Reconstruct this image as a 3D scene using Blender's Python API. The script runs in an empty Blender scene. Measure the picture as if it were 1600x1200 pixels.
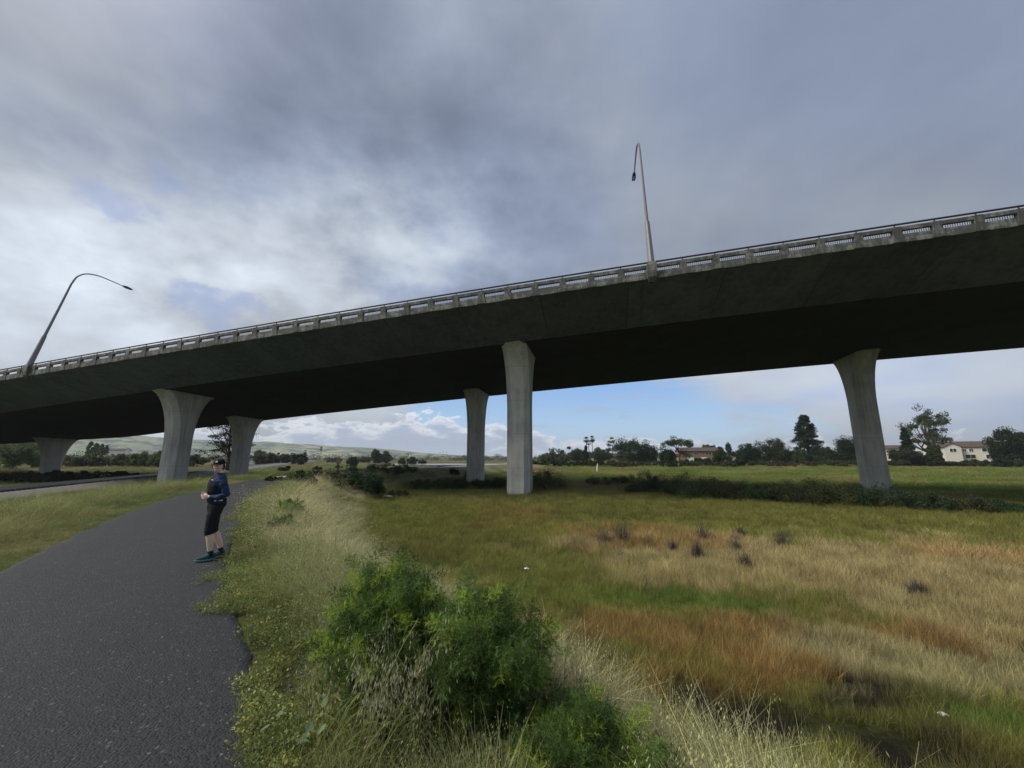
import bpy, math, random
import numpy as np
from mathutils import Vector, Matrix
R = math.radians
random.seed(7); rng = np.random.default_rng(7)
S = bpy.context.scene
COL = S.collection

# ------------------------------------------------------------------ camera
CAM_Z = 1.72
PITCH = R(10.68)
FPX = 610.0                       # focal length in pixels of the 1600 px wide photograph
cd = bpy.data.cameras.new('camera'); cam = bpy.data.objects.new('camera', cd); COL.objects.link(cam)
cam.location = (0, 0, CAM_Z); cam.rotation_euler = (math.pi/2 + PITCH, 0, 0)
cd.sensor_width = 36.0; cd.lens = 36.0*FPX/1600.0; cd.clip_start = 0.05; cd.clip_end = 30000
S.camera = cam

# ------------------------------------------------------------------ light, exposure
SUN_AZ = R(-98)                  # compass-like, measured from +Y towards +X
SUN_EL = R(46)
sd = bpy.data.lights.new('sun', 'SUN'); sun = bpy.data.objects.new('sun', sd); COL.objects.link(sun)
sd.energy = 3.1; sd.angle = R(34); sd.color = (1.0, 0.93, 0.80)
dv = Vector((math.sin(SUN_AZ)*math.cos(SUN_EL), math.cos(SUN_AZ)*math.cos(SUN_EL), math.sin(SUN_EL)))
sun.rotation_euler = dv.to_track_quat('Z', 'Y').to_euler()
S.view_settings.view_transform = 'Standard'; S.view_settings.look = 'None'
S.view_settings.exposure = 0.30; S.view_settings.gamma = 1.0
S.view_settings.use_curve_mapping = False
S.cycles.use_denoising = True
S.cycles.max_bounces = 6; S.cycles.diffuse_bounces = 3; S.cycles.glossy_bounces = 2
S.cycles.transmission_bounces = 3; S.cycles.transparent_max_bounces = 8
S.cycles.sample_clamp_indirect = 4.0

# ------------------------------------------------------------------ node helpers
class NT:
    def __init__(s, tree): s.t = tree; s.n = tree.nodes; s.l = tree.links
    def set(s, sock, v):
        if v is None: return
        if isinstance(v, bpy.types.NodeSocket): s.l.new(v, sock)
        elif isinstance(v, (tuple, list)) and sock.type == 'RGBA' and len(v) == 3: sock.default_value = (*v, 1)
        else: sock.default_value = v
    def m(s, op, a, b=None, c=None, clamp=False):
        n = s.n.new('ShaderNodeMath'); n.operation = op; n.use_clamp = clamp
        s.set(n.inputs[0], a); s.set(n.inputs[1], b)
        if c is not None: s.set(n.inputs[2], c)
        return n.outputs[0]
    def mix(s, f, a, b, mode='MIX'):
        n = s.n.new('ShaderNodeMix'); n.data_type = 'RGBA'; n.blend_type = mode
        s.set(n.inputs['Factor'], f); s.set(n.inputs[6], a); s.set(n.inputs[7], b)
        return n.outputs[2]
    def noise(s, vec, scale, detail=4, rough=.55, dist=0.0, col=False):
        n = s.n.new('ShaderNodeTexNoise'); s.set(n.inputs['Vector'], vec)
        n.inputs['Scale'].default_value = scale; n.inputs['Detail'].default_value = detail
        n.inputs['Roughness'].default_value = rough; n.inputs['Distortion'].default_value = dist
        return n.outputs['Color' if col else 'Fac']
    def ramp(s, f, lo, hi, a=0.0, b=1.0, smooth=True):
        n = s.n.new('ShaderNodeMapRange'); n.interpolation_type = 'SMOOTHSTEP' if smooth else 'LINEAR'
        s.set(n.inputs['Value'], f); s.set(n.inputs['From Min'], lo); s.set(n.inputs['From Max'], hi)
        s.set(n.inputs['To Min'], a); s.set(n.inputs['To Max'], b)
        return n.outputs[0]
    def xyz(s, x, y, z):
        n = s.n.new('ShaderNodeCombineXYZ'); s.set(n.inputs[0], x); s.set(n.inputs[1], y); s.set(n.inputs[2], z)
        return n.outputs[0]
    def sep(s, v):
        n = s.n.new('ShaderNodeSeparateXYZ'); s.set(n.inputs[0], v); return n.outputs
    def vm(s, op, a, b=None):
        n = s.n.new('ShaderNodeVectorMath'); n.operation = op; s.set(n.inputs[0], a); s.set(n.inputs[1], b)
        return n.outputs[0]
    def bump(s, h, strength=.3, dist=.02):
        n = s.n.new('ShaderNodeBump'); s.set(n.inputs['Height'], h)
        n.inputs['Strength'].default_value = strength; n.inputs['Distance'].default_value = dist
        return n.outputs[0]

# ------------------------------------------------------------------ world: sky with cloud deck
W = bpy.data.worlds.new('World'); S.world = W; W.use_nodes = True
w = NT(W.node_tree); w.n.clear()
tc = w.n.new('ShaderNodeTexCoord'); D = tc.outputs['Generated']
dx, dy, dz = w.sep(D)
az = w.m('MULTIPLY', w.m('ARCTAN2', dx, dy), 57.2958)
el = w.m('MULTIPLY', w.m('ARCSINE', dz), 57.2958)
sky = w.n.new('ShaderNodeTexSky'); sky.sky_type = 'NISHITA'; sky.sun_disc = False
sky.sun_elevation = SUN_EL; sky.sun_rotation = SUN_AZ; sky.air_density = 1.0; sky.dust_density = 0.4
def blob(a, e, sa, se):
    u = w.m('DIVIDE', w.m('SUBTRACT', az, a), sa); v = w.m('DIVIDE', w.m('SUBTRACT', el, e), se)
    q = w.m('ADD', w.m('MULTIPLY', u, u), w.m('MULTIPLY', v, v))
    return w.m('POWER', 2.71828, w.m('MULTIPLY', q, -1.0))
def add(*xs):
    o = xs[0]
    for x in xs[1:]: o = w.m('ADD', o, x)
    return o
mul = lambda a, b: w.m('MULTIPLY', a, b)
# cloud deck coordinates: a plane overhead
zc = w.m('MAXIMUM', dz, 0.0)
inv = w.m('DIVIDE', 1.0, w.m('ADD', zc, 0.16))
P = w.xyz(mul(dx, inv), mul(dy, inv), 0.0)
n1 = w.noise(w.vm('ADD', w.vm('MULTIPLY', D, (1.0, 1.0, 1.5)), (3.1, 1.7, 0.0)), 1.9, 6, .5, .2)
DS = w.vm('MULTIPLY', D, (1.0, 1.0, 1.7))
n2 = w.noise(DS, 3.6, 7, .55, .05)
n3 = w.noise(w.vm('ADD', P, (1.3, 7.2, 5.0)), 0.9, 3, .5, 0)
n4 = w.noise(w.vm('ADD', DS, (4.0, 2.0, 7.0)), 5.2, 8, .56, .1)
nb_ = w.ramp(n1, .30, .66, .25, 1.25)
lum = add(0.625,
          mul(mul(w.m('SUBTRACT', n1, .5), w.ramp(az, -10, 30, 1.0, .45)), .46), mul(mul(w.m('SUBTRACT', n2, .5), w.ramp(az, -10, 30, 1.0, .5)), .28), mul(mul(w.m('SUBTRACT', n4, .5), blob(-46, 17, 30, 12)), 1.0), mul(mul(w.m('SUBTRACT', n4, .5), blob(-15, 32, 26, 16)), .6),
          mul(blob(-52, 13, 22, 9), .26), mul(mul(blob(-14, 33, 16, 8), nb_), .20), mul(mul(blob(-40, 24, 20, 8), nb_), .12),
          mul(blob(-50, 46, 16, 5), .10),
          mul(blob(-36, 46, 18, 10), -.14), mul(blob(-58, 32, 22, 7), -.12), mul(blob(-15, 20, 14, 5), -.10), mul(blob(-32, 62, 40, 10), -.05),
          mul(blob(40, 35, 34, 24), -.09), mul(blob(45, 7, 22, 6), .22), mul(blob(45, 13, 22, 5), .06),
          mul(blob(25, 13, 22, 6), .14), mul(blob(-25, 9, 14, 4), .20), mul(blob(-110, 35, 45, 30), .25))
lum = w.m('MAXIMUM', lum, 0.15)
warm = w.ramp(add(n3, mul(w.m('SUBTRACT', lum, .6), .9), mul(az, -.0022)), .34, .68)
tint = w.mix(warm, (0.62, 0.755, 1.05), (0.80, 0.885, 1.0))
tint = w.mix(mul(blob(-62, 55, 26, 18), .55), tint, (0.88, 0.84, 1.06))
lum2 = w.m('POWER', lum, 1.55)
cloud = w.vm('MULTIPLY', tint, w.xyz(lum2, lum2, lum2))
# blue gap low over the horizon, ahead and to the right
gapn = w.noise(w.xyz(mul(az, .055), mul(el, .16), 3.0), 1.6, 7, .6, .35)
gap = add(mul(blob(4, 7.5, 21, 7.2), 1.0), mul(blob(16, 3.5, 26, 4.0), .75), mul(blob(-8, 12, 10, 4), .35),
          mul(w.m('SUBTRACT', gapn, .5), .95), mul(blob(-22, 9, 15, 6), -.25))
gapf = w.ramp(gap, .36, .66)
sl = add(mul(blob(-49, 24, 9, 3.0), .8), mul(blob(-40, 19, 10, 2.5), .8), mul(blob(-58, 16, 7, 3), .7), mul(w.m('SUBTRACT', n4, .5), -4.2))
slf = mul(mul(w.ramp(sl, .50, .90), .75), blob(-46, 19, 22, 11))
bluec = w.mix(w.ramp(el, 0, 13), (0.50, 0.78, 1.08), (0.24, 0.50, 1.0))
nish = w.vm('MULTIPLY', sky.outputs[0], (0.10, 0.10, 0.10))
blue = w.mix(.25, bluec, nish)
c1 = w.mix(gapf, cloud, blue)
c1 = w.mix(slf, c1, (0.38, 0.47, 0.74))
# thin grey scraps inside the gap
scr = w.noise(w.xyz(mul(az, .075), mul(el, .42), 9.0), 1.5, 6, .6, .4)
c1 = w.mix(mul(mul(w.ramp(scr, .54, .70), .62), gapf), c1, (0.42, 0.50, 0.68))
# cumulus bank along the horizon
cn = w.noise(w.xyz(mul(az, .16), mul(el, .34), 1.0), 1.3, 8, .62, .25)
top = add(mul(blob(-13, 0, 14, 99), 4.0), mul(blob(10, 0, 14, 99), 1.2), mul(blob(-40, 0, 20, 99), 2.0), 1.4, mul(w.m('SUBTRACT', cn, .5), 12.0))
edge = w.m('SUBTRACT', top, el)
cumf = w.ramp(edge, -.25, .45)
base = w.noise(w.xyz(mul(az, .2), mul(el, .9), 4.0), 1.6, 6, .6, .3)
shade = w.ramp(add(mul(edge, .24), w.m('SUBTRACT', base, .5)), .02, .6)
cumc = w.mix(shade, (0.92, 0.95, 1.0), (0.42, 0.51, 0.70))
c1 = w.mix(mul(cumf, .92), c1, cumc)
c1 = w.mix(mul(w.ramp(el, 2.2, -.5), .55), c1, (0.62, 0.73, 0.86))
c1 = w.mix(w.ramp(el, -.3, -2.5), c1, (0.10, 0.11, 0.09))
bg = w.n.new('ShaderNodeBackground'); w.set(bg.inputs[0], w.vm('MULTIPLY', c1, (8.0, 8.0, 8.0))); bg.inputs[1].default_value = 0.1
SKYMUL = 8.0
wo = w.n.new('ShaderNodeOutputWorld'); w.l.new(bg.outputs[0], wo.inputs[0])

# ------------------------------------------------------------------ materials
def new_mat(name):
    m = bpy.data.materials.new(name); m.use_nodes = True
    t = NT(m.node_tree); b = t.n['Principled BSDF']
    return m, t, b
def simple(name, c, rough=.7, metal=0.0, var=.25, scale=6.0, bump=0.0, spec=.3):
    m, t, b = new_mat(name)
    tcn = t.n.new('ShaderNodeTexCoord').outputs['Object']
    f = t.noise(tcn, scale, 5, .6)
    lo = tuple(x*(1-var) for x in c); hi = tuple(min(1, x*(1+var)) for x in c)
    t.set(b.inputs['Base Color'], t.mix(f, lo, hi))
    b.inputs['Roughness'].default_value = rough; b.inputs['Metallic'].default_value = metal
    b.inputs['Specular IOR Level'].default_value = spec
    if bump: t.set(b.inputs['Normal'], t.bump(t.noise(tcn, scale*6, 4), bump, .01))
    return m
def leaf_mat(name, attr='col', atype='GEOMETRY', transl=.35, rough=.6):
    m, t, b = new_mat(name)
    a = t.n.new('ShaderNodeAttribute'); a.attribute_name = attr; a.attribute_type = atype
    c = a.outputs['Color']
    if atype == 'INSTANCER':
        g = t.n.new('ShaderNodeAttribute'); g.attribute_name = 'bcol'; g.attribute_type = 'GEOMETRY'
        c = t.mix(1.0, c, g.outputs['Color'], 'MULTIPLY')
    t.set(b.inputs['Base Color'], c); b.inputs['Roughness'].default_value = rough
    b.inputs['Specular IOR Level'].default_value = .15
    tr = t.n.new('ShaderNodeBsdfTranslucent'); t.set(tr.inputs[0], c)
    mx = t.n.new('ShaderNodeMixShader'); mx.inputs[0].default_value = transl
    t.l.new(b.outputs[0], mx.inputs[1]); t.l.new(tr.outputs[0], mx.inputs[2])
    t.l.new(mx.outputs[0], t.n['Material Output'].inputs[0])
    return m
M = {}
M['leaf'] = leaf_mat('leaf_foliage')
M['tuft'] = leaf_mat('grass_blades', 'tint', 'INSTANCER', .3)
M['bark'] = simple('bark', (.09, .07, .055), .9, scale=3, var=.4)
M['darkbark'] = simple('dark_bark', (.035, .03, .025), .9)
M['twig'] = simple('dry_twig', (.13, .10, .09), .9, scale=9, var=.4)
def concrete(name, c, stain=.5, streak=True, lines=False):
    m, t, b = new_mat(name)
    o = t.n.new('ShaderNodeTexCoord').outputs['Object']
    x, y, z = t.sep(o)
    big = t.noise(o, .35, 5, .6, .3); fine = t.noise(o, 9.0, 5, .7)
    st = t.noise(t.xyz(t.m('MULTIPLY', x, 2.2), t.m('MULTIPLY', y, 2.2), t.m('MULTIPLY', z, .25)), 1.0, 5, .65)
    f = t.m('ADD', t.m('MULTIPLY', big, .5), t.m('MULTIPLY', st, .5))
    lo = tuple(v*(1-stain) for v in c); hi = tuple(v*(1+stain*.35) for v in c)
    col = t.mix(t.ramp(f, .32, .62), lo, hi)
    col = t.mix(t.m('MULTIPLY', t.ramp(fine, .3, .75), .35), col, tuple(v*1.25 for v in c))
    if lines:                                            # casting joints every 2.4 m
        q = t.m('FRACT', t.m('DIVIDE', t.m('ADD', z, .7), 3.4))
        ln = t.m('LESS_THAN', t.m('ABSOLUTE', t.m('SUBTRACT', q, .5)), .0065)
        col = t.mix(t.m('MULTIPLY', ln, .45), col, tuple(v*.45 for v in c))
    t.set(b.inputs['Base Color'], col); b.inputs['Roughness'].default_value = .88
    b.inputs['Specular IOR Level'].default_value = .2
    t.set(b.inputs['Normal'], t.bump(fine, .35, .01))
    return m
M['pier'] = concrete('pier_concrete', (.48, .475, .43), .40, lines=True)
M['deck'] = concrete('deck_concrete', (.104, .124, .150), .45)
t = NT(M['deck'].node_tree); b = t.n['Principled BSDF']; o = t.n.new('ShaderNodeTexCoord').outputs['Object']
x, y, z = t.sep(o); u_ = t.m('ADD', t.m('MULTIPLY', x, .974), t.m('MULTIPLY', y, -.225))
fr = t.m('FRACT', t.m('DIVIDE', u_, 7.3)); jn = t.m('LESS_THAN', t.m('ABSOLUTE', t.m('SUBTRACT', fr, .5)), .006)
cell = t.n.new('ShaderNodeTexWhiteNoise'); cell.noise_dimensions = '1D'; t.set(cell.inputs['W'], t.m('FLOOR', t.m('ADD', t.m('DIVIDE', u_, 7.3), .5)))
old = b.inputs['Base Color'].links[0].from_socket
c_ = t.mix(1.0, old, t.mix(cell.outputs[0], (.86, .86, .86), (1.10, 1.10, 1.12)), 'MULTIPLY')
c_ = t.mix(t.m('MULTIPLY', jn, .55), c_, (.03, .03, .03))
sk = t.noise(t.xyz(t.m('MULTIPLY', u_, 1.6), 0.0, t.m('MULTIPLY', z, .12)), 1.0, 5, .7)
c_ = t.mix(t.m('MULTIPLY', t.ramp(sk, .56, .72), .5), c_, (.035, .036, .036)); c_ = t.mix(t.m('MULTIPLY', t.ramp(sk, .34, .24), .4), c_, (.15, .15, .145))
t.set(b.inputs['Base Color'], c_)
M['soffit_shade'] = concrete('soffit_shade_concrete', (.026, .028, .030), .4)  # darker copy of the deck concrete: underside shade put into the colour
# parapet: light concrete with black mould growing along the foot
m, t, b = new_mat('parapet_concrete')
o = t.n.new('ShaderNodeTexCoord').outputs['Object']; x, y, z = t.sep(o)
n_a = t.noise(o, 1.1, 6, .7, .4); n_b = t.noise(t.xyz(t.m('MULTIPLY', x, 5.0), t.m('MULTIPLY', y, 5.0), t.m('MULTIPLY', z, 1.2)), 1.0, 5, .7)
mould = t.ramp(t.m('ADD', t.m('MULTIPLY', n_a, .6), t.m('MULTIPLY', n_b, .4)), .40, .54)
col = t.mix(t.m('MULTIPLY', mould, .85), (.21, .21, .19), (.042, .045, .036))
col = t.mix(t.ramp(t.noise(o, 7, 4), .6, .75), col, (.25, .25, .23))
t.set(b.inputs['Base Color'], col); b.inputs['Roughness'].default_value = .9
t.set(b.inputs['Normal'], t.bump(n_b, .4, .02)); M['parapet'] = m
M['steel'] = simple('galvanised_steel', (.17, .17, .18), .55, .3, var=.2, scale=3)
M['darkrail'] = simple('dark_weathered_rail', (.05, .048, .05), .7, .2)
M['sleeve'] = simple('lamp_pole_steel', (.19, .18, .19), .5, .3, var=.2, scale=2)
M['darkmetal'] = simple('dark_metal', (.05, .045, .045), .5, .4)
M['lens'] = simple('lamp_glass', (.35, .36, .36), .3)
# asphalt
m, t, b = new_mat('asphalt')
o = t.n.new('ShaderNodeTexCoord').outputs['Object']
v = t.n.new('ShaderNodeTexVoronoi'); t.set(v.inputs['Vector'], o); v.inputs['Scale'].default_value = 62
v2 = t.n.new('ShaderNodeTexVoronoi'); t.set(v2.inputs['Vector'], o); v2.inputs['Scale'].default_value = 60
big = t.noise(o, .9, 5, .6, .5); mid = t.noise(o, 16, 4, .7)
stone = t.sep(v.outputs['Color'])[0]
col = t.mix(stone, (.007, .008, .010), (.034, .036, .043))
col = t.mix(t.m('MULTIPLY', t.m('GREATER_THAN', t.sep(v2.outputs['Color'])[1], .985), .45), col, (.17, .17, .17))
col = t.mix(t.m('MULTIPLY', t.ramp(mid, .5, .8), .5), col, (.07, .07, .075))
col = t.mix(t.m('MULTIPLY', t.ramp(big, .35, .7), .35), col, (.032, .033, .037))
t.set(b.inputs['Base Color'], col); b.inputs['Roughness'].default_value = .82
t.set(b.inputs['Roughness'], t.ramp(stone, 0, 1, .65, .95)); b.inputs['Specular IOR Level'].default_value = .35
hh = t.m('ADD', t.m('MULTIPLY', t.m('SUBTRACT', 1.0, v.outputs['Distance']), .6), t.m('MULTIPLY', mid, 1.0))
t.set(b.inputs['Normal'], t.bump(hh, .9, .012)); M['asphalt'] = m
# ground: vertex-coloured earth under the grass + fine noise
m, t, b = new_mat('meadow_earth')
a = t.n.new('ShaderNodeAttribute'); a.attribute_name = 'col'; o = t.n.new('ShaderNodeTexCoord').outputs['Object']
fn = t.noise(o, 14, 6, .75); f2 = t.noise(o, 1.7, 6, .7); f3 = t.noise(o, .12, 6, .65)
col = t.mix(t.ramp(fn, .3, .75), (.55, .55, .55), (1.25, 1.25, 1.2))
col = t.mix(1.0, a.outputs['Color'], col, 'MULTIPLY')
col = t.mix(1.0, col, t.mix(t.ramp(f2, .3, .7), (.72, .75, .7), (1.2, 1.18, 1.15)), 'MULTIPLY')
col = t.mix(1.0, col, t.mix(t.ramp(f3, .3, .7), (.78, .85, .8), (1.18, 1.12, 1.1)), 'MULTIPLY')
t.set(b.inputs['Base Color'], col); b.inputs['Roughness'].default_value = .95; b.inputs['Specular IOR Level'].default_value = .1
t.set(b.inputs['Normal'], t.bump(t.m('ADD', fn, f2), .8, .08)); M['ground'] = m
# hills
m, t, b = new_mat('hill_pasture')
o = t.n.new('ShaderNodeTexCoord').outputs['Object']
h1 = t.noise(o, .0022, 6, .6, .4); h2 = t.noise(o, .011, 6, .7, .3)
col = t.mix(t.ramp(h1, .40, .60), (.22, .26, .13), (.15, .18, .09))
col = t.mix(t.ramp(t.noise(o, .0012, 4, .6, .6), .5, .62), col, (.30, .30, .17)); col = t.mix(t.ramp(h2, .46, .55), col, (.035, .05, .04))
t.set(b.inputs['Base Color'], col); b.inputs['Roughness'].default_value = 1.0; b.inputs['Specular IOR Level'].default_value = 0
M['hills'] = m
m, t, b = new_mat('river_water')
b.inputs['Base Color'].default_value = (.05, .07, .08, 1); b.inputs['Roughness'].default_value = .12
o = t.n.new('ShaderNodeTexCoord').outputs['Object']
t.set(b.inputs['Normal'], t.bump(t.noise(o, 1.2, 3), .15, .02)); M['water'] = m
M['ballast'] = simple('ballast_stone', (.15, .145, .14), .95, var=.5, scale=14, bump=.8)
M['rail'] = simple('rail_steel', (.30, .29, .28), .4, .6, var=.3)
M['sleeper'] = simple('tarred_sleeper', (.06, .05, .045), .9, var=.3)
M['wood'] = simple('weathered_wood', (.09, .055, .035), .85, var=.35, scale=12)
M['sign'] = simple('sign_panel', (.20, .15, .10), .7)
M['cream'] = simple('cream_stucco', (.62, .59, .53), .85, var=.06, scale=.6)
M['brown'] = simple('brown_stucco', (.26, .17, .12), .85, var=.1, scale=.6)
M['roof'] = simple('brown_roof_tile', (.085, .065, .055), .9, var=.3, scale=2)
M['glass'] = simple('window_glass', (.03, .035, .04), .15, spec=.6)
M['white'] = simple('white_paint', (.78, .78, .76), .6, var=.05)
M['plastic'] = simple('white_plastic_bag', (.8, .8, .82), .45, var=.05)
M['gravel'] = simple('loose_gravel', (.10, .095, .095), .95, var=.55, scale=25, bump=.6)
M['stone'] = simple('pale_stone', (.16, .155, .15), .9, var=.3, scale=30)

# ------------------------------------------------------------------ mesh helpers
def mesh_np(name, V, F, col=None, bcol=None, smooth=False):
    """V (n,3); F list of arrays each (k,3) or (k,4); col (n,3) point colours."""
    me = bpy.data.meshes.new(name)
    if isinstance(F, np.ndarray): F = [F]
    F = [f for f in F if len(f)]
    V = np.asarray(V, dtype=np.float32)
    nl = sum(f.size for f in F); npoly = sum(len(f) for f in F)
    me.vertices.add(len(V)); me.vertices.foreach_set('co', V.ravel())
    me.loops.add(nl); me.loops.foreach_set('vertex_index', np.concatenate([f.ravel() for f in F]).astype(np.int32))
    tot = np.concatenate([np.full(len(f), f.shape[1], np.int32) for f in F])
    st = np.concatenate([[0], np.cumsum(tot)[:-1]]).astype(np.int32)
    me.polygons.add(npoly); me.polygons.foreach_set('loop_start', st); me.polygons.foreach_set('loop_total', tot)
    me.polygons.foreach_set('use_smooth', np.full(npoly, bool(smooth)))
    me.update(calc_edges=True)
    for nm, c in (('col', col), ('bcol', bcol)):
        if c is not None:
            at = me.attributes.new(nm, 'FLOAT_COLOR', 'POINT')
            at.data.foreach_set('color', np.concatenate([c, np.ones((len(c), 1))], 1).astype(np.float32).ravel())
    me.validate()
    return me
def link(name, me, mat=None, parent=None, loc=None):
    o = bpy.data.objects.new(name, me); COL.objects.link(o)
    if mat and me is not None and not me.materials: me.materials.append(mat)
    if parent: o.parent = parent
    if loc is not None: o.location = loc
    return o
def tag(o, label=None, cat=None, group=None, kind=None):
    if label: o['label'] = label
    if cat: o['category'] = cat
    if group: o['group'] = group
    if kind: o['kind'] = kind
    return o
def empty(name, loc=(0, 0, 0), rz=0):
    o = bpy.data.objects.new(name, None); COL.objects.link(o); o.location = loc; o.rotation_euler = (0, 0, rz)
    o.empty_display_size = .2
    return o
class MB:
    """collects boxes, tubes and lofts; build() links them as one mesh"""
    def __init__(s): s.V = []; s.F4 = []; s.F3 = []; s.n = 0
    def add(s, V, F):
        V = np.asarray(V, float); F = np.asarray(F, int)
        s.V.append(V); (s.F4 if F.shape[1] == 4 else s.F3).append(F + s.n); s.n += len(V); return s
    def box(s, c, d, rz=0.0, taper=1.0):
        x, y, z = np.array(d)/2.0
        P8 = np.array([[-x, -y, -z], [x, -y, -z], [x, y, -z], [-x, y, -z], [-x, -y, z], [x, -y, z], [x, y, z], [-x, y, z]], float)
        P8[4:, :2] *= taper
        ca, sa = math.cos(rz), math.sin(rz)
        P8[:, :2] = P8[:, :2] @ np.array([[ca, sa], [-sa, ca]])
        return s.add(P8 + np.array(c), [[0, 3, 2, 1], [4, 5, 6, 7], [0, 1, 5, 4], [1, 2, 6, 5], [2, 3, 7, 6], [3, 0, 4, 7]])
    def tube(s, pts, rad, k=8, cap=True, sq=None):
        pts = [Vector(p) for p in pts]; N = len(pts)
        if not hasattr(rad, '__len__'): rad = [rad]*N
        up = None; rings = []
        for i in range(N):
            d = (pts[min(i+1, N-1)] - pts[max(i-1, 0)]).normalized()
            if up is None:
                up = Vector((0, 0, 1)) if abs(d.z) < .9 else Vector((0, 1, 0))
            a = d.cross(up).normalized(); b = a.cross(d).normalized(); up = b
            r = rad[i]; r1, r2 = (r if hasattr(r, '__len__') else (r, r))
            rings.append([pts[i] + a*(r1*math.cos(2*math.pi*j/k)) + b*(r2*math.sin(2*math.pi*j/k)) for j in range(k)])
        V = np.array([[tuple(q) for q in rg] for rg in rings]).reshape(-1, 3)
        F = [[i*k+j, i*k+(j+1) % k, (i+1)*k+(j+1) % k, (i+1)*k+j] for i in range(N-1) for j in range(k)]
        n0 = s.n; s.add(V, F)
        if cap:
            V2 = np.array([tuple(pts[0]), tuple(pts[-1])]); s.V.append(V2)
            c0, c1 = s.n, s.n+1; s.n += 2
            s.F3.append(np.array([[c0, n0+(j+1) % k, n0+j] for j in range(k)] + [[c1, n0+(N-1)*k+j, n0+(N-1)*k+(j+1) % k] for j in range(k)]))
        return s
    def loft(s, rings, cap=True):
        rings = [np.asarray(r, float) for r in rings]; k = len(rings[0]); N = len(rings)
        n0 = s.n
        s.add(np.concatenate(rings), [[i*k+j, i*k+(j+1) % k, (i+1)*k+(j+1) % k, (i+1)*k+j] for i in range(N-1) for j in range(k)])
        if cap:
            s.V.append(np.array([rings[0].mean(0), rings[-1].mean(0)])); c0, c1 = s.n, s.n+1; s.n += 2
            s.F3.append(np.array([[c0, n0+(j+1) % k, n0+j] for j in range(k)] + [[c1, n0+(N-1)*k+j, n0+(N-1)*k+(j+1) % k] for j in range(k)]))
        return s
    def ell(s, c, r, nu=14, nv=9, rot=None):
        us = np.linspace(0, 2*np.pi, nu, endpoint=False); vs = np.linspace(-np.pi/2+.08, np.pi/2-.08, nv)
        rings = []
        for v_ in vs:
            Q = np.stack([r[0]*np.cos(v_)*np.cos(us), r[1]*np.cos(v_)*np.sin(us), np.full(nu, r[2]*np.sin(v_))], 1)
            if rot is not None: Q = Q @ np.array(rot.to_3x3()).T
            rings.append(Q + np.array(c))
        return s.loft(rings)
    def mesh(s, name, smooth=False, col=None):
        V = np.concatenate(s.V); F = []
        if s.F4: F.append(np.concatenate(s.F4))
        if s.F3: F.append(np.concatenate(s.F3))
        c = None if col is None else np.tile(np.array(col), (len(V), 1))
        return mesh_np(name, V, F, col=c, smooth=smooth)
    def build(s, name, mat, parent=None, smooth=False, loc=None, col=None):
        return link(name, s.mesh(name, smooth, col), mat, parent, loc)

# ------------------------------------------------------------------ numpy noise
_tab = rng.random((256, 256))
def vnoise(x, y):
    xi = np.floor(x).astype(int); yi = np.floor(y).astype(int); fx = x-xi; fy = y-yi
    fx = fx*fx*(3-2*fx); fy = fy*fy*(3-2*fy)
    a = _tab[xi & 255, yi & 255]; b_ = _tab[(xi+1) & 255, yi & 255]; c = _tab[xi & 255, (yi+1) & 255]; d = _tab[(xi+1) & 255, (yi+1) & 255]
    return (a*(1-fx)+b_*fx)*(1-fy) + (c*(1-fx)+d*fx)*fy
def fbm(x, y, s=1.0, o=4):
    t_ = 0; a = .5; x = x/s + 17.3; y = y/s + 5.1
    for _ in range(o): t_ = t_ + a*vnoise(x, y); x = x*2.03+3.7; y = y*2.01+1.9; a *= .5
    return t_/(1-.5**o)
def sstep(t_): t_ = np.clip(t_, 0, 1); return t_*t_*(3-2*t_)

# ------------------------------------------------------------------ layout: path, levee, terrain
def catmull(P_, n=8):
    P_ = [np.array(p, float) for p in P_]; P_ = [2*P_[0]-P_[1]] + P_ + [2*P_[-1]-P_[-2]]; out = []
    for i in range(1, len(P_)-2):
        for k in range(n):
            t_ = k/n; a, b_, c, d = P_[i-1:i+3]
            out.append(.5*((2*b_)+(-a+c)*t_+(2*a-5*b_+4*c-d)*t_**2+(-a+3*b_-3*c+d)*t_**3))
    out.append(P_[-2]); return np.array(out)
PC = catmull([(3.5, -22), (1.8, -10), (.2, -4), (-1.55, 0), (-2.75, 1.9), (-5.45, 5.4), (-7.1, 7.9), (-11.1, 14.05), (-14.0, 19.6), (-16.6, 25.6),
              (-18.7, 32), (-19.9, 38), (-19.6, 44), (-18.2, 52), (-15, 64), (-9, 82), (-4, 100), (2, 130), (10, 170)], 6)
def path_d(x, y):
    """signed distance to the path centre line (right positive) and arc length"""
    x = np.asarray(x, float); y = np.asarray(y, float)
    best = np.full(x.shape, 1e9); sg = np.zeros(x.shape); al = np.zeros(x.shape); acc = 0.0
    for i in range(len(PC)-1):
        a = PC[i]; v_ = PC[i+1]-a; L = np.hypot(*v_); u = v_/L
        t_ = np.clip((x-a[0])*u[0]+(y-a[1])*u[1], 0, L)
        qx = x-a[0]-t_*u[0]; qy = y-a[1]-t_*u[1]; d = np.hypot(qx, qy)
        cr = np.sign((x-a[0])*u[1]-(y-a[1])*u[0])
        k = d < best; best = np.where(k, d, best); sg = np.where(k, cr, sg); al = np.where(k, acc+t_, al); acc += L
    return best*sg, al
RA = np.array([-43.0, 33.9]); RD = np.array([-.4, .916]); RD = RD/np.hypot(*RD); RN = np.array([RD[1], -RD[0]])   # railway line
MARSH = -1.88
def slope_w(al): return np.interp(al, [24, 27, 32, 39, 45, 70], [3.6, 3.6, 3.6, 3.3, 4.0, 7.0])
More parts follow.
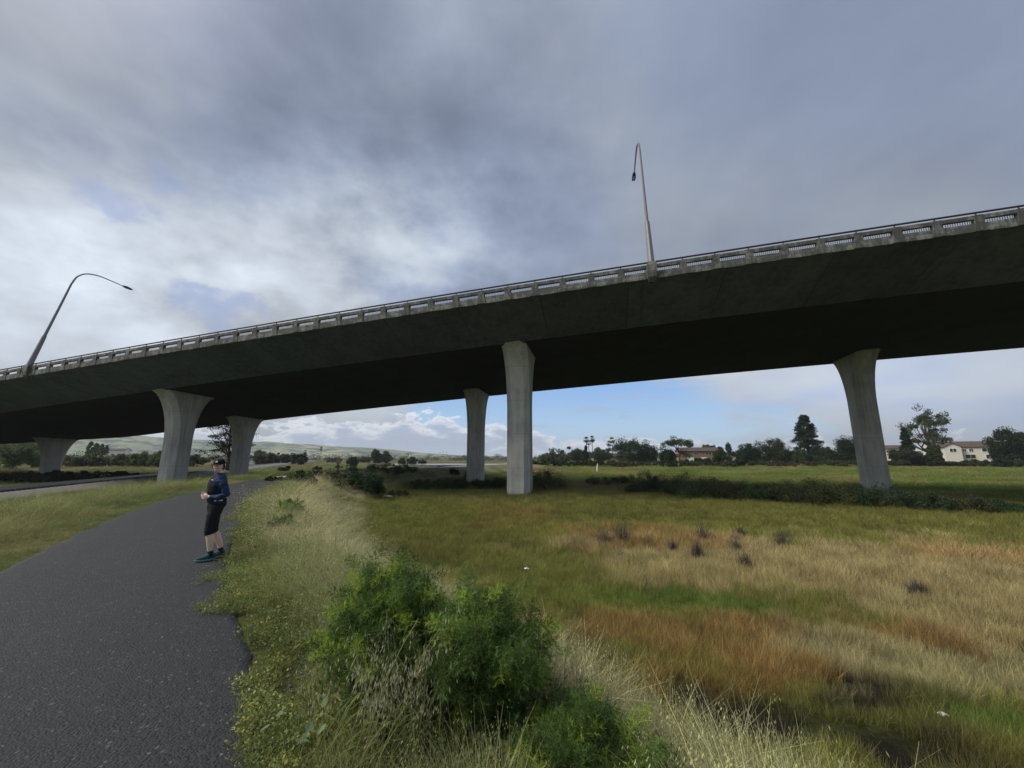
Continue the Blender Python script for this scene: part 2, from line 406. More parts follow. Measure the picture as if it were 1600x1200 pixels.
def height(x, y):
    x = np.asarray(x, float); y = np.asarray(y, float)
    d, al = path_d(x, y)
    Wd = slope_w(al)
    hr = MARSH*sstep((d-2.3)/Wd)
    hl = -1.66*sstep((-d-2.4)/10)
    h = np.where(d > 0, hr, hl)
    far = sstep((y-90)/120)
    h = h*(1-far) + MARSH*far
    h = h - .55*sstep((x-12)/40)*sstep((y-20)/30)*(1-sstep((y-110)/60))
    bumpy = np.clip((np.abs(d)-2.2)/2.5, 0, 1)
    h = h + bumpy*((fbm(x, y, 7)-.5)*.30 + (fbm(x, y, 1.3, 3)-.5)*.12)
    # railway embankment
    q = np.abs((x-RA[0])*RN[0] + (y-RA[1])*RN[1])
    k = 1-sstep((q-3.0)/4.5)
    h = h*(1-k) + (-1.30)*k
    # bank under the houses on the right
    k = sstep((y-150)/60)*sstep((x+10)/60)*1.6
    return h + k
B1 = np.array([.974, -.225]); B2 = np.array([.225, .974])     # bridge axes: along, across
def gp(px, py, H=3.6):
    """where a point of the meadow lies, H metres below the camera"""
    yu = 600-py; up = yu*math.cos(PITCH)+FPX*math.sin(PITCH); fw = FPX*math.cos(PITCH)-yu*math.sin(PITCH)
    k = H/-up; return np.array([(px-800)*k, fw*k])
GRN = (.125, .145, .035); OLV = (.155, .145, .045); RUS = (.225, .148, .060); TAN = (.27, .232, .115); PAL = (.26, .24, .125)
DRK = (.028, .023, .020); BGR = (.095, .145, .03); OCH = (.20, .15, .05)
blobs = []
def zone(px, py, rpx, rpy, c, soft=.5, a=1.0, H=3.6):
    c0 = gp(px, py, H); ex = abs(gp(px+rpx, py, H)[0]-c0[0]); ey = abs(gp(px, py-rpy, H)[1]-gp(px, py+rpy, H)[1])/2
    blobs.append((c0, ex, ey, np.array(c), soft, a))
zone(1300, 885, 420, 50, TAN, .5); zone(1500, 940, 200, 70, TAN, .6, .9); zone(1560, 870, 120, 20, (.28, .20, .095), .9, .7)
zone(1000, 842, 110, 18, (.28, .18, .08), .7, .6); zone(720, 808, 110, 18, (.19, .135, .045), 1.0, .55)
zone(1100, 895, 150, 25, TAN, .6, .8)
zone(850, 900, 110, 40, (.13, .145, .035), .9, .8); zone(1040, 945, 150, 20, BGR, .5, .9); zone(870, 935, 150, 20, GRN, .6, .8)
zone(1000, 990, 170, 30, RUS, .9, .7); zone(1200, 1030, 130, 40, RUS, .9, .8); zone(1080, 1070, 90, 30, OCH, .6, .8)
zone(1390, 1000, 120, 18, (.20, .125, .055), .9, .7); zone(1500, 1025, 70, 12, (.20, .125, .055), .9, .7)
zone(1450, 1050, 160, 40, PAL, .5, .9); zone(1300, 1010, 70, 25, PAL, .5, .8)
zone(1360, 1075, 55, 15, DRK, .4, 1); zone(1300, 1150, 60, 22, BGR, .7, .6); zone(1400, 1140, 150, 50, (.09, .10, .03), .8, .7)
zone(1560, 1140, 60, 20, BGR, .6, .8); zone(1540, 1190, 90, 25, OLV, .6, .7)
zone(20, 737, 70, 8, (.36, .27, .10), .7, .9, H=3.3); zone(1330, 1105, 80, 14, DRK, .8, .8); zone(1480, 1165, 80, 10, DRK, 1.0, .5); zone(640, 800, 100, 25, GRN, .8, .8)
DITCH = catmull([(8.0, 2.6), (5.9, 4.4), (4.7, 5.4), (3.87, 5.9), (3.2, 6.3), (2.7, 6.9)], 6)
def ditch_w(x, y):
    r = np.full(np.shape(x), 1e9)
    for p in DITCH: r = np.minimum(r, np.hypot(x-p[0], y-p[1]))
    return sstep(1.3 - r/.62 + (fbm(x, y, .5, 3)-.5)*1.6)
def veg_color(x, y):
    x = np.asarray(x, float); y = np.asarray(y, float)
    d, al = path_d(x, y); r = np.hypot(x, y)
    nb = fbm(x, y, 9, 4)[:, None]; ns = fbm(x+40, y, 1.6, 3)[:, None]
    c = np.array(GRN)*(nb*1.1+.4)*.6 + np.array(OLV)*.5
    for c0, ex, ey, cc, soft, a in blobs:
        q = np.sqrt(((x-c0[0])/ex)**2 + ((y-c0[1])/ey)**2) + (fbm(x+3*ex, y, max(ey, .8), 4)-.5)*1.7 + (fbm(x, y-ex, .5, 3)-.5)*1.3
        w_ = sstep((1+soft*.5-q)/soft)[:, None]*a
        c = c*(1-w_) + cc*w_
    c = c*1.22*(1+.0*nb)*(.62+.76*fbm(x-7, y+3, .6, 3))[:, None]
    # far marsh beyond the bridge: straw and grey green; right side brighter green
    fr = sstep((y-33)/14 + (ns[:, 0]-.5)*1.5)[:, None]
    straw = np.array((.27, .22, .11)); gg = np.array((.12, .15, .05)); rg = np.array((.13, .19, .035))
    nb2 = sstep((fbm(x, y*.5, 13, 4)-.40)/.22)[:, None]
    left = gg*(1-nb2) + straw*nb2
    mo = sstep((fbm(x, y*1.6, 11, 5)-.42)/.16)[:, None]; right = (rg*(1-mo)+np.array((.21, .20, .07))*mo)*(nb*.7+.65)
    rt = sstep((x-2-.02*y)/20)[:, None]
    c = c*(1-fr) + (left*(1-rt)+right*rt)*fr
    # levee side slope and crest
    lv = (1-sstep((d-1.7-np.minimum(slope_w(al), 4.4))/1.1 + (ns[:, 0]-.5)))[:, None]*(d > 0)[:, None]
    oat = np.array((.385, .365, .215))*(.75+ns*.5)
    hue = sstep((fbm(x+9, y, 2.2, 3)-.35)/.3)[:, None]
    oat = oat*(.46+.54*hue) + np.array((.17, .21, .075))*(1-hue)*.54
    gre = np.array((.165, .185, .065))*(.7+ns*.6)
    k = sstep((d-1.9+(nb[:, 0]-.5)*2.0)/1.2)[:, None]
    c = c*(1-lv) + (gre*(1-k)+oat*k)*lv
    # left verge
    lf = (d < 0)[:, None]*(1-sstep((-d-60)/60))[:, None]
    verge = np.array((.165, .198, .072))*(.6+ns*.8)
    dry = sstep((fbm(x-20, y+4, 3.2, 4)-.45)/.25)[:, None]
    verge = verge*(1-dry*.6) + np.array((.27, .25, .11))*dry*.6
    deep = sstep((-d-8.5)/2.5)[:, None]*(1-sstep((-d-14)/4))[:, None]
    verge = verge*(1-deep*.6) + np.array((.075, .15, .025))*deep*.6
    c = c*(1-lf) + verge*lf
    dw = ditch_w(x, y)[:, None]; c = c*(1-dw) + np.array(DRK)*dw
    return c

# ------------------------------------------------------------------ ground sheet
GEXT = 1
gx = np.sinh(np.linspace(-5.6, 5.6, 520))*24; gy = np.concatenate([-np.sinh(np.linspace(4.2, .12, 70))*12, np.sinh(np.linspace(0, 5.9, 430))*20])
gx = gx*(5100/gx.max()); gy = np.where(gy > 0, gy*(5100/gy.max()), gy)
GX, GY = np.meshgrid(gx, gy); fx, fy = GX.ravel(), GY.ravel()
gz = height(fx, fy)
dd, _ = path_d(fx, fy)
on = sstep((1.75-np.abs(dd))/.5)
gz = gz*(1-on) + (-.012)*on
nx = len(gx); ny = len(gy)
ii = (np.arange(ny-1)[:, None]*nx + np.arange(nx-1)[None, :]).ravel()
F = np.stack([ii, ii+1, ii+nx+1, ii+nx], 1)
gc = veg_color(fx, fy)*.62
q = np.abs((fx-RA[0])*RN[0] + (fy-RA[1])*RN[1]); kk = (1-sstep((q-4.2+(fbm(fx, fy, 1.5)-.5)*2)/1.0))[:, None]
gc = gc*(1-kk) + np.array((.13, .125, .12))*kk
bare = sstep((1.1-np.hypot((fx+1.62)/.35, (fy-3.75)/1.0))/.5)[:, None]
gc = gc*(1-bare) + np.array((.05, .047, .048))*bare
me = mesh_np('ground', np.stack([fx, fy, gz], 1), F, col=gc, smooth=True)
g = link('ground', me, M['ground']); tag(g, kind='structure')
def ghz(x, y): return float(height(np.array([x]), np.array([y]))[0])

# path: an asphalt sheet with a crumbled edge
def seg_frames():
    T = np.gradient(PC, axis=0); T /= np.hypot(T[:, 0], T[:, 1])[:, None]; return T
t_ = np.linspace(0, len(PC)-1, 1500); idx = np.clip(t_.astype(int), 0, len(PC)-2); fr_ = (t_-idx)[:, None]
cen = PC[idx]*(1-fr_)+PC[idx+1]*fr_; T = seg_frames(); TT = T[idx]*(1-fr_)+T[idx+1]*fr_; NN = np.stack([TT[:, 1], -TT[:, 0]], 1)
al = np.concatenate([[0], np.cumsum(np.hypot(*np.diff(cen, axis=0).T))])
hw = 1.5
eL = hw + .10*(fbm(al, al*0, .5, 4)-.5)*2 + .12*(fbm(al, al*0+9, 3, 2)-.5)*2
eR = hw + .05*(fbm(al, al*0+30, .4, 4)-.5)*2 + .09*(fbm(al, al*0+50, 2.5, 2)-.5)*2
cols = [(-1.0, -.06), (-1.0, .012), (-.94, .022), (-.6, .03), (-.2, .034), (.2, .034), (.6, .03), (.94, .022), (1.0, .012), (1.0, -.06)]
rows = []
for u, z_ in cols:
    e = np.where(u < 0, eL, eR); off = u*e
    if z_ == -.06: off = off + np.sign(u)*.03
    rows.append(np.concatenate([cen + NN*off[:, None], np.full((len(cen), 1), z_)], 1))
V = np.stack(rows, 1).reshape(-1, 3); k = len(cols)
ii = (np.arange(len(cen)-1)[:, None]*k + np.arange(k-1)[None, :]).ravel()
tag(link('path', mesh_np('path', V, np.stack([ii, ii+1, ii+k+1, ii+k], 1), smooth=True), M['asphalt']), kind='structure')
# far reach of the path: a paler sheet with sunlight put into its colour
selp = (al > 62) & (al < 150)
r2 = []
for u in (-1.02, -.5, 0, .5, 1.02): r2.append(np.concatenate([cen[selp] + NN[selp]*(u*hw), np.full((selp.sum(), 1), .042)], 1))
V = np.stack(r2, 1).reshape(-1, 3); ii = (np.arange(selp.sum()-1)[:, None]*5 + np.arange(4)[None, :]).ravel()
M['pale'] = simple('sunlit_asphalt', (.27, .27, .28), .9, var=.15, scale=3)
tag(link('path', mesh_np('path_far', V, np.stack([ii, ii+1, ii+6, ii+5], 1), smooth=True), M['pale']), kind='structure')

# river glimpse
wm = mesh_np('water', [(-62, 168, -1.5), (16, 186, -1.5), (22, 214, -1.5), (-75, 222, -1.5)], np.array([[0, 1, 2, 3]]))
tag(link('water', wm, M['water']), kind='structure')

# hills: rows of rolling ground far away
def hills(name, az0, az1, dist, depth, hfun, na=220, nr=40):
    A = np.radians(np.linspace(az0, az1, na)); Rr = np.linspace(0, 1, nr); V = []
    for r_ in Rr:
        rad = dist+depth*r_; prof = np.sin(np.pi*min(1, r_*.98))**.8 if r_ < 1 else 0
        x_ = np.sin(A)*rad; y_ = np.cos(A)*rad
        h_ = np.array([hfun(math.degrees(a)) for a in A])*prof*(.72+.56*fbm(x_, y_, dist*.16, 5))
        ed = np.minimum(1, np.minimum(np.arange(na), na-1-np.arange(na))/14)
        V.append(np.stack([x_, y_, -2.5+h_*ed], 1))
    V = np.concatenate(V); ii = (np.arange(nr-1)[:, None]*na + np.arange(na-1)[None, :]).ravel()
    o = link(name, mesh_np(name, V, np.stack([ii, ii+na, ii+na+1, ii+1], 1), smooth=True), M['hills']); tag(o, kind='structure')
def hl(a): return np.interp(a, [-75, -60, -50, -44, -38, -32, -26, -20, -14, -8, 0], [60, 110, 138, 142, 128, 118, 102, 84, 56, 28, 10])
hills('hills', -80, 4, 3000, 1500, hl)
def hr_(a): return np.interp(a, [28, 40, 48, 54, 62, 72], [2, 5, 15, 19, 16, 5])
hills('hills', 26, 74, 700, 260, hr_)

# ------------------------------------------------------------------ the viaduct
def BP(s_, n_, z_):
    """bridge coordinates (along, across, height above camera on the s=0 section) -> world"""
    q_ = max(s_, -96.0); g_ = .058*q_ - .00015*q_*q_ + .03*(s_-q_)
    return (B1[0]*s_+B2[0]*n_, B1[1]*s_+B2[1]*n_, z_+g_+CAM_Z)
via = empty('viaduct', BP(-8.4, 40, -3.6-1.72+.4))
tag(via, 'long grey concrete viaduct crossing over the path and the marsh on flared piers', 'bridge')
via_inv = via.location.copy()
def relV(V): return [tuple(Vector(v)-via_inv) for v in V]
def extrude(prof, s0, s1, step=6.0, close=True):
    """prof: (n,z) outline extruded along the bridge"""
    N = max(2, int(round((s1-s0)/step))+1); k = len(prof)
    ss = np.linspace(s0, s1, N); V = []
    for s_ in ss: V += relV([BP(s_, n_, z_) for n_, z_ in prof])
    F = [[i*k+(j+1) % k, i*k+j, (i+1)*k+j, (i+1)*k+(j+1) % k] for i in range(N-1) for j in range(k if close else k-1)]
    return np.array(V), np.array(F)
SA, SB = -230, 95
nB, zB = 30.7, 13.80; nC, zC = 36.6, 11.8; nE, zE = 61.5, 11.15; nF, zF = 66.2, 13.0
mb = MB()
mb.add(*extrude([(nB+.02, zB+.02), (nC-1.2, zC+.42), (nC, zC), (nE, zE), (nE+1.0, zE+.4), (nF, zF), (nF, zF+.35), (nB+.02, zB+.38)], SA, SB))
dko = mb.build('deck', M['deck'], via)
mb = MB(); mb.add(*extrude([(nC+.12, zC-.004-.003), (nE-.12, zE-.004+.003), (nE-.12, zE-.06), (nC+.12, zC-.06)], SA, SB)); mb.build('soffit_shade', M['soffit_shade'], via)  # thin slab below the deck, coloured dark to stand in for its shade
# parapets
PITCHL = 2.37
s_lamp = 4.35
posts = [s_lamp + i*PITCHL for i in range(-44, 28)]
def parapet(n0, sgn, z0, ss, s0, s1, screen=True):
    """n0 outer face, sgn +1: deck lies towards +n"""
    f = lambda a, b: (n0+sgn*a, z0+b)
    mb = MB(); mb.add(*extrude([f(0, -.06), f(.26, -.02), f(.26, .54), f(.04, .56), f(.0, .10)], s0, s1))
    par = mb.build('parapet', M['parapet'], via)
    mb = MB(); mb.add(*extrude([f(.0, .87), f(.25, .87), f(.25, 1.14), f(.0, 1.14)], s0, s1)); mb.build('top_beam', M['parapet'], par)
    def post(s_):
        a, b_ = .30, .21
        rings = []
        for zz, hw_, o_ in ((-.03, .38, -.035), (.30, .34, -.03), (.50, .27, -.018), (.84, .26, -.015), (1.15, .26, -.015), (1.155, .26, -.015)):
            rings.append(relV([BP(s_-hw_, n0+sgn*o_, z0+zz), BP(s_+hw_, n0+sgn*o_, z0+zz), BP(s_+hw_, n0+sgn*.28, z0+zz), BP(s_-hw_, n0+sgn*.28, z0+zz)]))
        return MB().loft(rings)
    for s_ in ss: post(s_).build('post', M['parapet'], par)
    # steel handrail: tube and stanchions
    mb = MB(); N = 40; sx = np.linspace(s0, s1, N)
    mb.tube(relV([BP(s_, n0+sgn*.15, z0+1.40) for s_ in sx]), .07, 6)
    for s_ in ss: mb.tube(relV([BP(s_, n0+sgn*.15, z0+1.1), BP(s_, n0+sgn*.15, z0+1.40)]), .04, 5)
    mb.build('handrail', M['darkrail'], via)
    if screen:
        mb = MB(); s_ = -60.0
        while s_ < 40:
            p, q_ = BP(s_, n0+sgn*.34, z0+.56), BP(s_, n0+sgn*.34, z0+1.1)
            mb.tube(relV([p, q_]), .022, 3, cap=False); s_ += .14
        for zz in (.58, 1.1): mb.tube(relV([BP(s_, n0+sgn*.34, z0+zz) for s_ in (-60, -30, 0, 20, 40)]), .025, 4)
        mb.build('picket_screen', M['steel'], via)
parapet(nB, 1, zB, posts, SA, SB)
parapet(nF, -1, zF, [], SA, SB, screen=False)
# piers: rectangular shafts, chamfered, flaring sideways under the deck
def pier(s_, n_, zg):
    z0s = zC + (zE-zC)*(n_-nC)/(nE-nC)
    top = Vector(BP(s_, n_, z0s)); zt = top.z
    rings = []
    a0, b0, ch = 1.18, 1.30, .52
    zs = [zg-.8] + list(np.linspace(zg, zt-6.2, 5)) + [zt-6.2+6.2*(1-(1-k)**1.0) for k in np.linspace(.06, 1, 18)]
    for z_ in zs:
        k = max(0, (z_-(zt-6.2))/6.2); e = 2.5*(1-math.sqrt(max(0, 1-(k*.995)**2.05))) if k > 0 else 0
        a = a0 + .10*max(0, k); b = b0 + e
        zz = z_
        P8 = [(-a+ch, -b), (a-ch, -b), (a, -b+ch), (a, b-ch), (a-ch, b), (-a+ch, b), (-a, b-ch), (-a, -b+ch)]
        ring = []
        for u, v_ in P8:
            X = top.x+B1[0]*u+B2[0]*v_; Y = top.y+B1[1]*u+B2[1]*v_
            zq = zz
            if z_ > zt-.5:                                  # top ring follows the slope of the soffit
                zq = zz + (.046*u + (zE-zC)/(nE-nC)*v_)*((z_-(zt-.5))/.5) + .05
            ring.append((X, Y, zq))
        rings.append(relV(ring))
    MB().loft(rings).build('pier', M['pier'], via)
for s_, n_ in [(-8.4, 40), (-53.6, 40), (-99.5, 40), (40, 40), (-19.1, 58), (-63, 58), (-109.8, 58), (32.3, 58), (-145, 40), (-155, 58)]:
    X, Y, _z = BP(s_, n_, 0); pier(s_, n_, ghz(X, Y))

# ------------------------------------------------------------------ street lamps on the viaduct
def lamp(s_, n0, z0, sgn, label, corbel=True, k=1.03, prof=None):
    base = Vector(BP(s_, n0, z0)); root = empty('street_lamp', base); tag(root, label, 'street lamp', 'street lamps along the viaduct')
    L = lambda dn, dz_, ds=0: (B2[0]*dn*sgn+B1[0]*ds, B2[1]*dn*sgn+B1[1]*ds, dz_)
    pr = [(0.0, 1.25), (.70, 4.9*k), (2.0, 12.0*k), (2.35, 13.1*k), (3.2, 13.95*k), (4.3, 14.2*k), (5.6, 14.15*k), (8.0, 14.0*k)]
    rd = [.21, .16]
    if corbel:
        rg = []
        for zz, a, o_ in ((-.35, .24, -.0), (.0, .36, -.22), (.5, .40, -.32), (1.02, .38, -.30), (1.30, .30, -.25)):
            rg.append([L(o_, zz, -a), L(o_, zz, a), L(.42, zz, a), L(.42, zz, -a)])
        MB().loft(rg).build('corbel', M['parapet'], root)
    MB().tube([L(0, 1.2), L(.70, 4.9*k)], [.27, .20], 10).build('sleeve', M['sleeve'], root)
    MB().tube([L(.68, 4.8*k), L(1.35, 8.4*k), L(2.0, 12.0*k)], [.145, .12, .10], 8).build('pole', M['sleeve'], root)
    pts = catmull([(2.0, 12.0*k, 0), (2.4, 13.15*k, 0), (3.2, 13.9*k, 0), (4.4, 14.2*k, 0), (5.8, 14.15*k, 0), (7.4, 14.0*k, 0)], 5)
    MB().tube([L(a, b_) for a, b_, _ in pts], list(np.linspace(.10, .055, len(pts))), 8).build('arm', M['sleeve'], root)
    hd = MB().loft([[L(7.3, 13.95*k, -.13), L(7.3, 13.95*k, .13), L(7.3, 14.12*k, .10), L(7.3, 14.12*k, -.10)],
                    [L(7.7, 13.90*k, -.20), L(7.7, 13.90*k, .20), L(7.7, 14.14*k, .16), L(7.7, 14.14*k, -.16)],
                    [L(8.35, 13.90*k, -.17), L(8.35, 13.90*k, .17), L(8.35, 14.04*k, .13), L(8.35, 14.04*k, -.13)]]).build('lamp_head', M['darkmetal'], root)
    MB().loft([[L(7.65, 13.86*k, -.13), L(7.65, 13.86*k, .13), L(7.65, 13.895*k, .13), L(7.65, 13.895*k, -.13)],
               [L(8.2, 13.86*k, -.13), L(8.2, 13.86*k, .13), L(8.2, 13.895*k, .13), L(8.2, 13.895*k, -.13)]]).build('lens', M['lens'], hd)
lamp(s_lamp, nB, zB, 1, 'tall curved lamp on the near parapet above the middle of the marsh, seen almost end-on', k=1.085)
lamp(-65.2, nB, zB, 1, 'tall curved lamp on the near parapet at the far left with its arm seen side-on', k=1.03)
lamp(-62.4, nF-.3, zF+.1, -1, 'thin lamp arm just clearing the far parapet, left of the viaduct middle', corbel=False, k=1.02)
lamp(7.5, nF-.3, zF+.1, -1, 'small lamp head peeping over the parapet beside the tall middle lamp', corbel=False, k=1.05)

# ------------------------------------------------------------------ railway on the left
def RP(t_, q_): p = RA + RD*t_ + RN*q_; return p[0], p[1]
mb = MB(); prof = [(-3.6, -1.36), (-1.9, -1.02), (1.9, -1.02), (3.9, -1.36), (3.9, -1.7), (-3.6, -1.7)]
ts = np.linspace(-70, 420, 200); V = []
for tt in ts:
    for j, (q_, z_) in enumerate(prof):
        jit = (vnoise(np.array([tt*.9]), np.array([q_*3.1]))[0]-.5)*.3
        x_, y_ = RP(tt, q_+jit); V.append((x_, y_, z_+(jit*.1 if j < 4 else 0)))
k = 6; Fb = [[i*k+j, i*k+(j+1) % k, (i+1)*k+(j+1) % k, (i+1)*k+j] for i in range(len(ts)-1) for j in range(k)]
tag(link('railway_bed', mesh_np('railway_bed', V, np.array(Fb)), M['ballast']), kind='structure')
rt = empty('railway_track', (*RP(0, 0), -1.0)); tag(rt, 'steel railway track on dark timber sleepers left of the path, running under the viaduct', 'railway track')
def rr(p): return (p[0]-rt.location.x, p[1]-rt.location.y, p[2]-rt.location.z)
ang = math.atan2(RD[1], RD[0])
for sg in (-.75, .75):
    MB().loft([[rr((*RP(tt, sg-.04), -.90)), rr((*RP(tt, sg+.04), -.90)), rr((*RP(tt, sg+.035), -.75)), rr((*RP(tt, sg-.035), -.75))] for tt in (-70, 0, 100, 420)]).build('rail', M['rail'], rt)
sl_me = MB().box((0, 0, 0), (.24, 2.5, .16), ang).mesh('sleeper')
for i in range(96):
    tt = -12+i*.62; o = link('sleeper', sl_me, M['sleeper'], rt); o.location = rr((*RP(tt, 0), -.96))

# ------------------------------------------------------------------ scattering (grass that nobody could count)
def blades(n, h, w_, lean, spread, curve=.5, seed=1, nseg=3, heads=0.0, up=1.0):
    r = np.random.default_rng(seed); V = []; F4 = []; F3 = []; C = []; nv = 0
    for i in range(n):
        a = r.random()*6.283; rad = spread*math.sqrt(r.random()); x0, y0 = rad*math.cos(a), rad*math.sin(a)
        a2 = a + r.normal()*.8; hh = h*(.55+.6*r.random()); ln = lean*(.3+r.random()); b_ = r.random()*6.283
        sx, sy = math.cos(b_)*w_/2, math.sin(b_)*w_/2; cc = np.array((1, 1, 1))*(.50+1.0*r.random()); cc[0] *= .93+.2*r.random()
        pts = []
        for j in range(nseg+1):
            t_ = j/nseg; q_ = ln*hh*(t_**(1+curve*2)); pts.append((x0+math.cos(a2)*q_, y0+math.sin(a2)*q_, hh*t_*up*(1-.25*ln*t_)))
        for j, p in enumerate(pts):
            ww = 1-.85*(j/nseg)**1.5
            V += [(p[0]-sx*ww, p[1]-sy*ww, p[2]), (p[0]+sx*ww, p[1]+sy*ww, p[2])]; C += [cc, cc]
        for j in range(nseg): k = nv+2*j; F4.append([k, k+1, k+3, k+2])
        nv += 2*(nseg+1)
        if r.random() < heads:                            # drooping oat spikelets
            tip = np.array(pts[-1]); d = np.array((math.cos(a2), math.sin(a2)))
            for m_ in range(9):
                bz = r.random()*.30*hh; o_ = (r.random()-.2)*.09; L_ = .017+.009*r.random(); e = r.random()*6.28
                p0 = tip + np.array((d[0]*o_+.03*r.normal(), d[1]*o_+.03*r.normal(), -bz))
                ex = np.array((math.cos(e), math.sin(e), 0))*.0036
                p1 = p0 + np.array((d[0]*.008, d[1]*.008, -L_)); pm = (p0+p1)/2
                V += [p0, pm+ex, p1, pm-ex]; hc = np.array((1.25, 1.22, 1.18))*(.85+.3*r.random()); C += [hc]*4
                F4.append([nv, nv+1, nv+2, nv+3]); nv += 4
    return mesh_np('tuft', np.array(V), np.array(F4), bcol=np.array(C))
def weeds(n, h, size, seed=2):
    r = np.random.default_rng(seed); V = []; F = []; C = []; nv = 0
    for i in range(n):
        p = np.array((r.normal()*.09, r.normal()*.09, h*r.random()**.8)); a = r.random()*6.28; t_ = r.random()*1.3-.2
        u = np.array((math.cos(a)*math.cos(t_), math.sin(a)*math.cos(t_), math.sin(t_))); v_ = np.cross(u, r.normal(size=3)); v_ /= np.linalg.norm(v_)+1e-6
        s_ = size*(.5+r.random()); cc = np.array((1, 1, 1))*(.65+.7*r.random())
        V += [p, p+u*s_*.5+v_*s_*.28, p+u*s_, p+u*s_*.5-v_*s_*.28]; C += [cc]*4; F.append([nv, nv+1, nv+2, nv+3]); nv += 4
    return mesh_np('tuft', np.array(V), np.array(F), bcol=np.array(C))
def coll(name, meshes):
    c = bpy.data.collections.new(name)
    for i, me in enumerate(meshes):
        if not me.materials: me.materials.append(M['tuft'])
        o = bpy.data.objects.new('%s_%02d' % (name, i), me); c.objects.link(o)
    return c
C_marsh = coll('marsh_tufts', [blades(26, .34, .0060, .55, .13, seed=i, nseg=2) for i in range(4)])
C_far = coll('far_tufts', [blades(34, .42, .013, .6, .38, seed=20+i, nseg=2) for i in range(3)])
C_oat = coll('oat_tufts', [blades(15, .66, .0055, .75, .10, seed=40+i, nseg=4, heads=.55) for i in range(5)])
C_dry = coll('dry_tufts', [blades(24, .42, .0065, .95, .13, seed=60+i, nseg=3, heads=.15) for i in range(4)])
C_weed = coll('weed_tufts', [weeds(70, .15, .032, seed=80+i) for i in range(4)] + [blades(22, .20, .006, .9, .10, seed=90+i, nseg=2) for i in range(3)])

def scatter(name, xy, z, sc, tint, cl, label, nvar, tilt=.15):
    N = len(xy); me = bpy.data.meshes.new(name); me.vertices.add(N)
    me.vertices.foreach_set('co', np.concatenate([xy, z[:, None]], 1).astype(np.float32).ravel())
    rot = np.stack([rng.normal(size=N)*tilt, rng.normal(size=N)*tilt, rng.random(N)*6.283], 1)
    for nm, ty, key, arr in (('rot', 'FLOAT_VECTOR', 'vector', rot), ('sc', 'FLOAT_VECTOR', 'vector', sc)):
        at = me.attributes.new(nm, ty, 'POINT'); at.data.foreach_set(key, arr.astype(np.float32).ravel())
    at = me.attributes.new('tint', 'FLOAT_COLOR', 'POINT'); at.data.foreach_set('color', np.concatenate([tint, np.ones((N, 1))], 1).astype(np.float32).ravel())
    at = me.attributes.new('var', 'INT', 'POINT'); at.data.foreach_set('value', rng.integers(0, nvar, N).astype(np.int32))
    o = link(name, me); tag(o, label, 'grass', kind='stuff')
    ng = bpy.data.node_groups.new('scatter_'+name, 'GeometryNodeTree')
    ng.interface.new_socket('Geometry', in_out='INPUT', socket_type='NodeSocketGeometry'); ng.interface.new_socket('Geometry', in_out='OUTPUT', socket_type='NodeSocketGeometry')
    n = ng.nodes; gi = n.new('NodeGroupInput'); go = n.new('NodeGroupOutput')
    ip = n.new('GeometryNodeInstanceOnPoints'); ci = n.new('GeometryNodeCollectionInfo')
    ci.inputs['Collection'].default_value = cl; ci.inputs['Separate Children'].default_value = True; ci.inputs['Reset Children'].default_value = True
    def att(nm, ty):
        a = n.new('GeometryNodeInputNamedAttribute'); a.data_type = ty; a.inputs['Name'].default_value = nm; return a.outputs['Attribute']
    ng.links.new(gi.outputs[0], ip.inputs['Points']); ng.links.new(ci.outputs[0], ip.inputs['Instance'])
    ip.inputs['Pick Instance'].default_value = True
    ng.links.new(att('var', 'INT'), ip.inputs['Instance Index'])
    e2 = n.new('FunctionNodeEulerToRotation'); ng.links.new(att('rot', 'FLOAT_VECTOR'), e2.inputs[0]); ng.links.new(e2.outputs[0], ip.inputs['Rotation'])
    ng.links.new(att('sc', 'FLOAT_VECTOR'), ip.inputs['Scale']); ng.links.new(ip.outputs[0], go.inputs[0])
    md = o.modifiers.new('scatter', 'NODES'); md.node_group = ng
    return o
def sc3(a, wz=1.0): return np.stack([a*wz, a*wz, a], 1)
# marsh, near to far: density falls with distance
def polar(n, r0, r1, a0=-62, a1=60, p=2.0):
    u = rng.random(n); r = r0*(r1/r0)**u; a = np.radians(a0+(a1-a0)*rng.random(n))
    return r*np.sin(a), r*np.cos(a), r
x, y, r = polar(95000, 4.2, 62); d, al_ = path_d(x, y)
n_ = fbm(x, y, 1.1, 3)
k = (d > 1.6+np.minimum(slope_w(al_), 4.4)+(n_-.5)*1.4) & (rng.random(len(x)) > ditch_w(x, y)*.96) & (x > -30)
x, y, r = x[k], y[k], r[k]; h = height(x, y); c = veg_color(x, y)
lum_ = c.mean(1); tall = np.clip(.75+ (c[:, 0]-c[:, 1])*3.0, .55, 1.15)*(.45+.95*fbm(x, y, 1.1, 3))
dark = lum_ < .05; tall = np.where(dark, tall*.35, tall)
c = c*(.62+.8*rng.random((len(c), 1)))*1.12
s_ = tall*(.8+.4*rng.random(len(x))); wsc = np.clip(r/16, .9, 2.6)
scatter('marsh_grass', np.stack([x, y], 1), h-.01, np.stack([wsc*s_, wsc*s_, s_*np.clip(1+r/90, 1, 1.4)], 1), c, C_marsh, 'low marsh grass in green, rust and straw patches beside the levee', 4)
x, y, r = polar(42000, 40, 230, -60, 60); d, al_ = path_d(x, y)
q = np.abs((x-RA[0])*RN[0]+(y-RA[1])*RN[1])
k = (np.abs(d) > 2.2) & (q > 4.5) & ~((y > 160) & (y < 226) & (x > -75) & (x < 22))
x, y, r = x[k], y[k], r[k]; c = veg_color(x, y)*(.8+.4*rng.random((k.sum(), 1)))*1.1
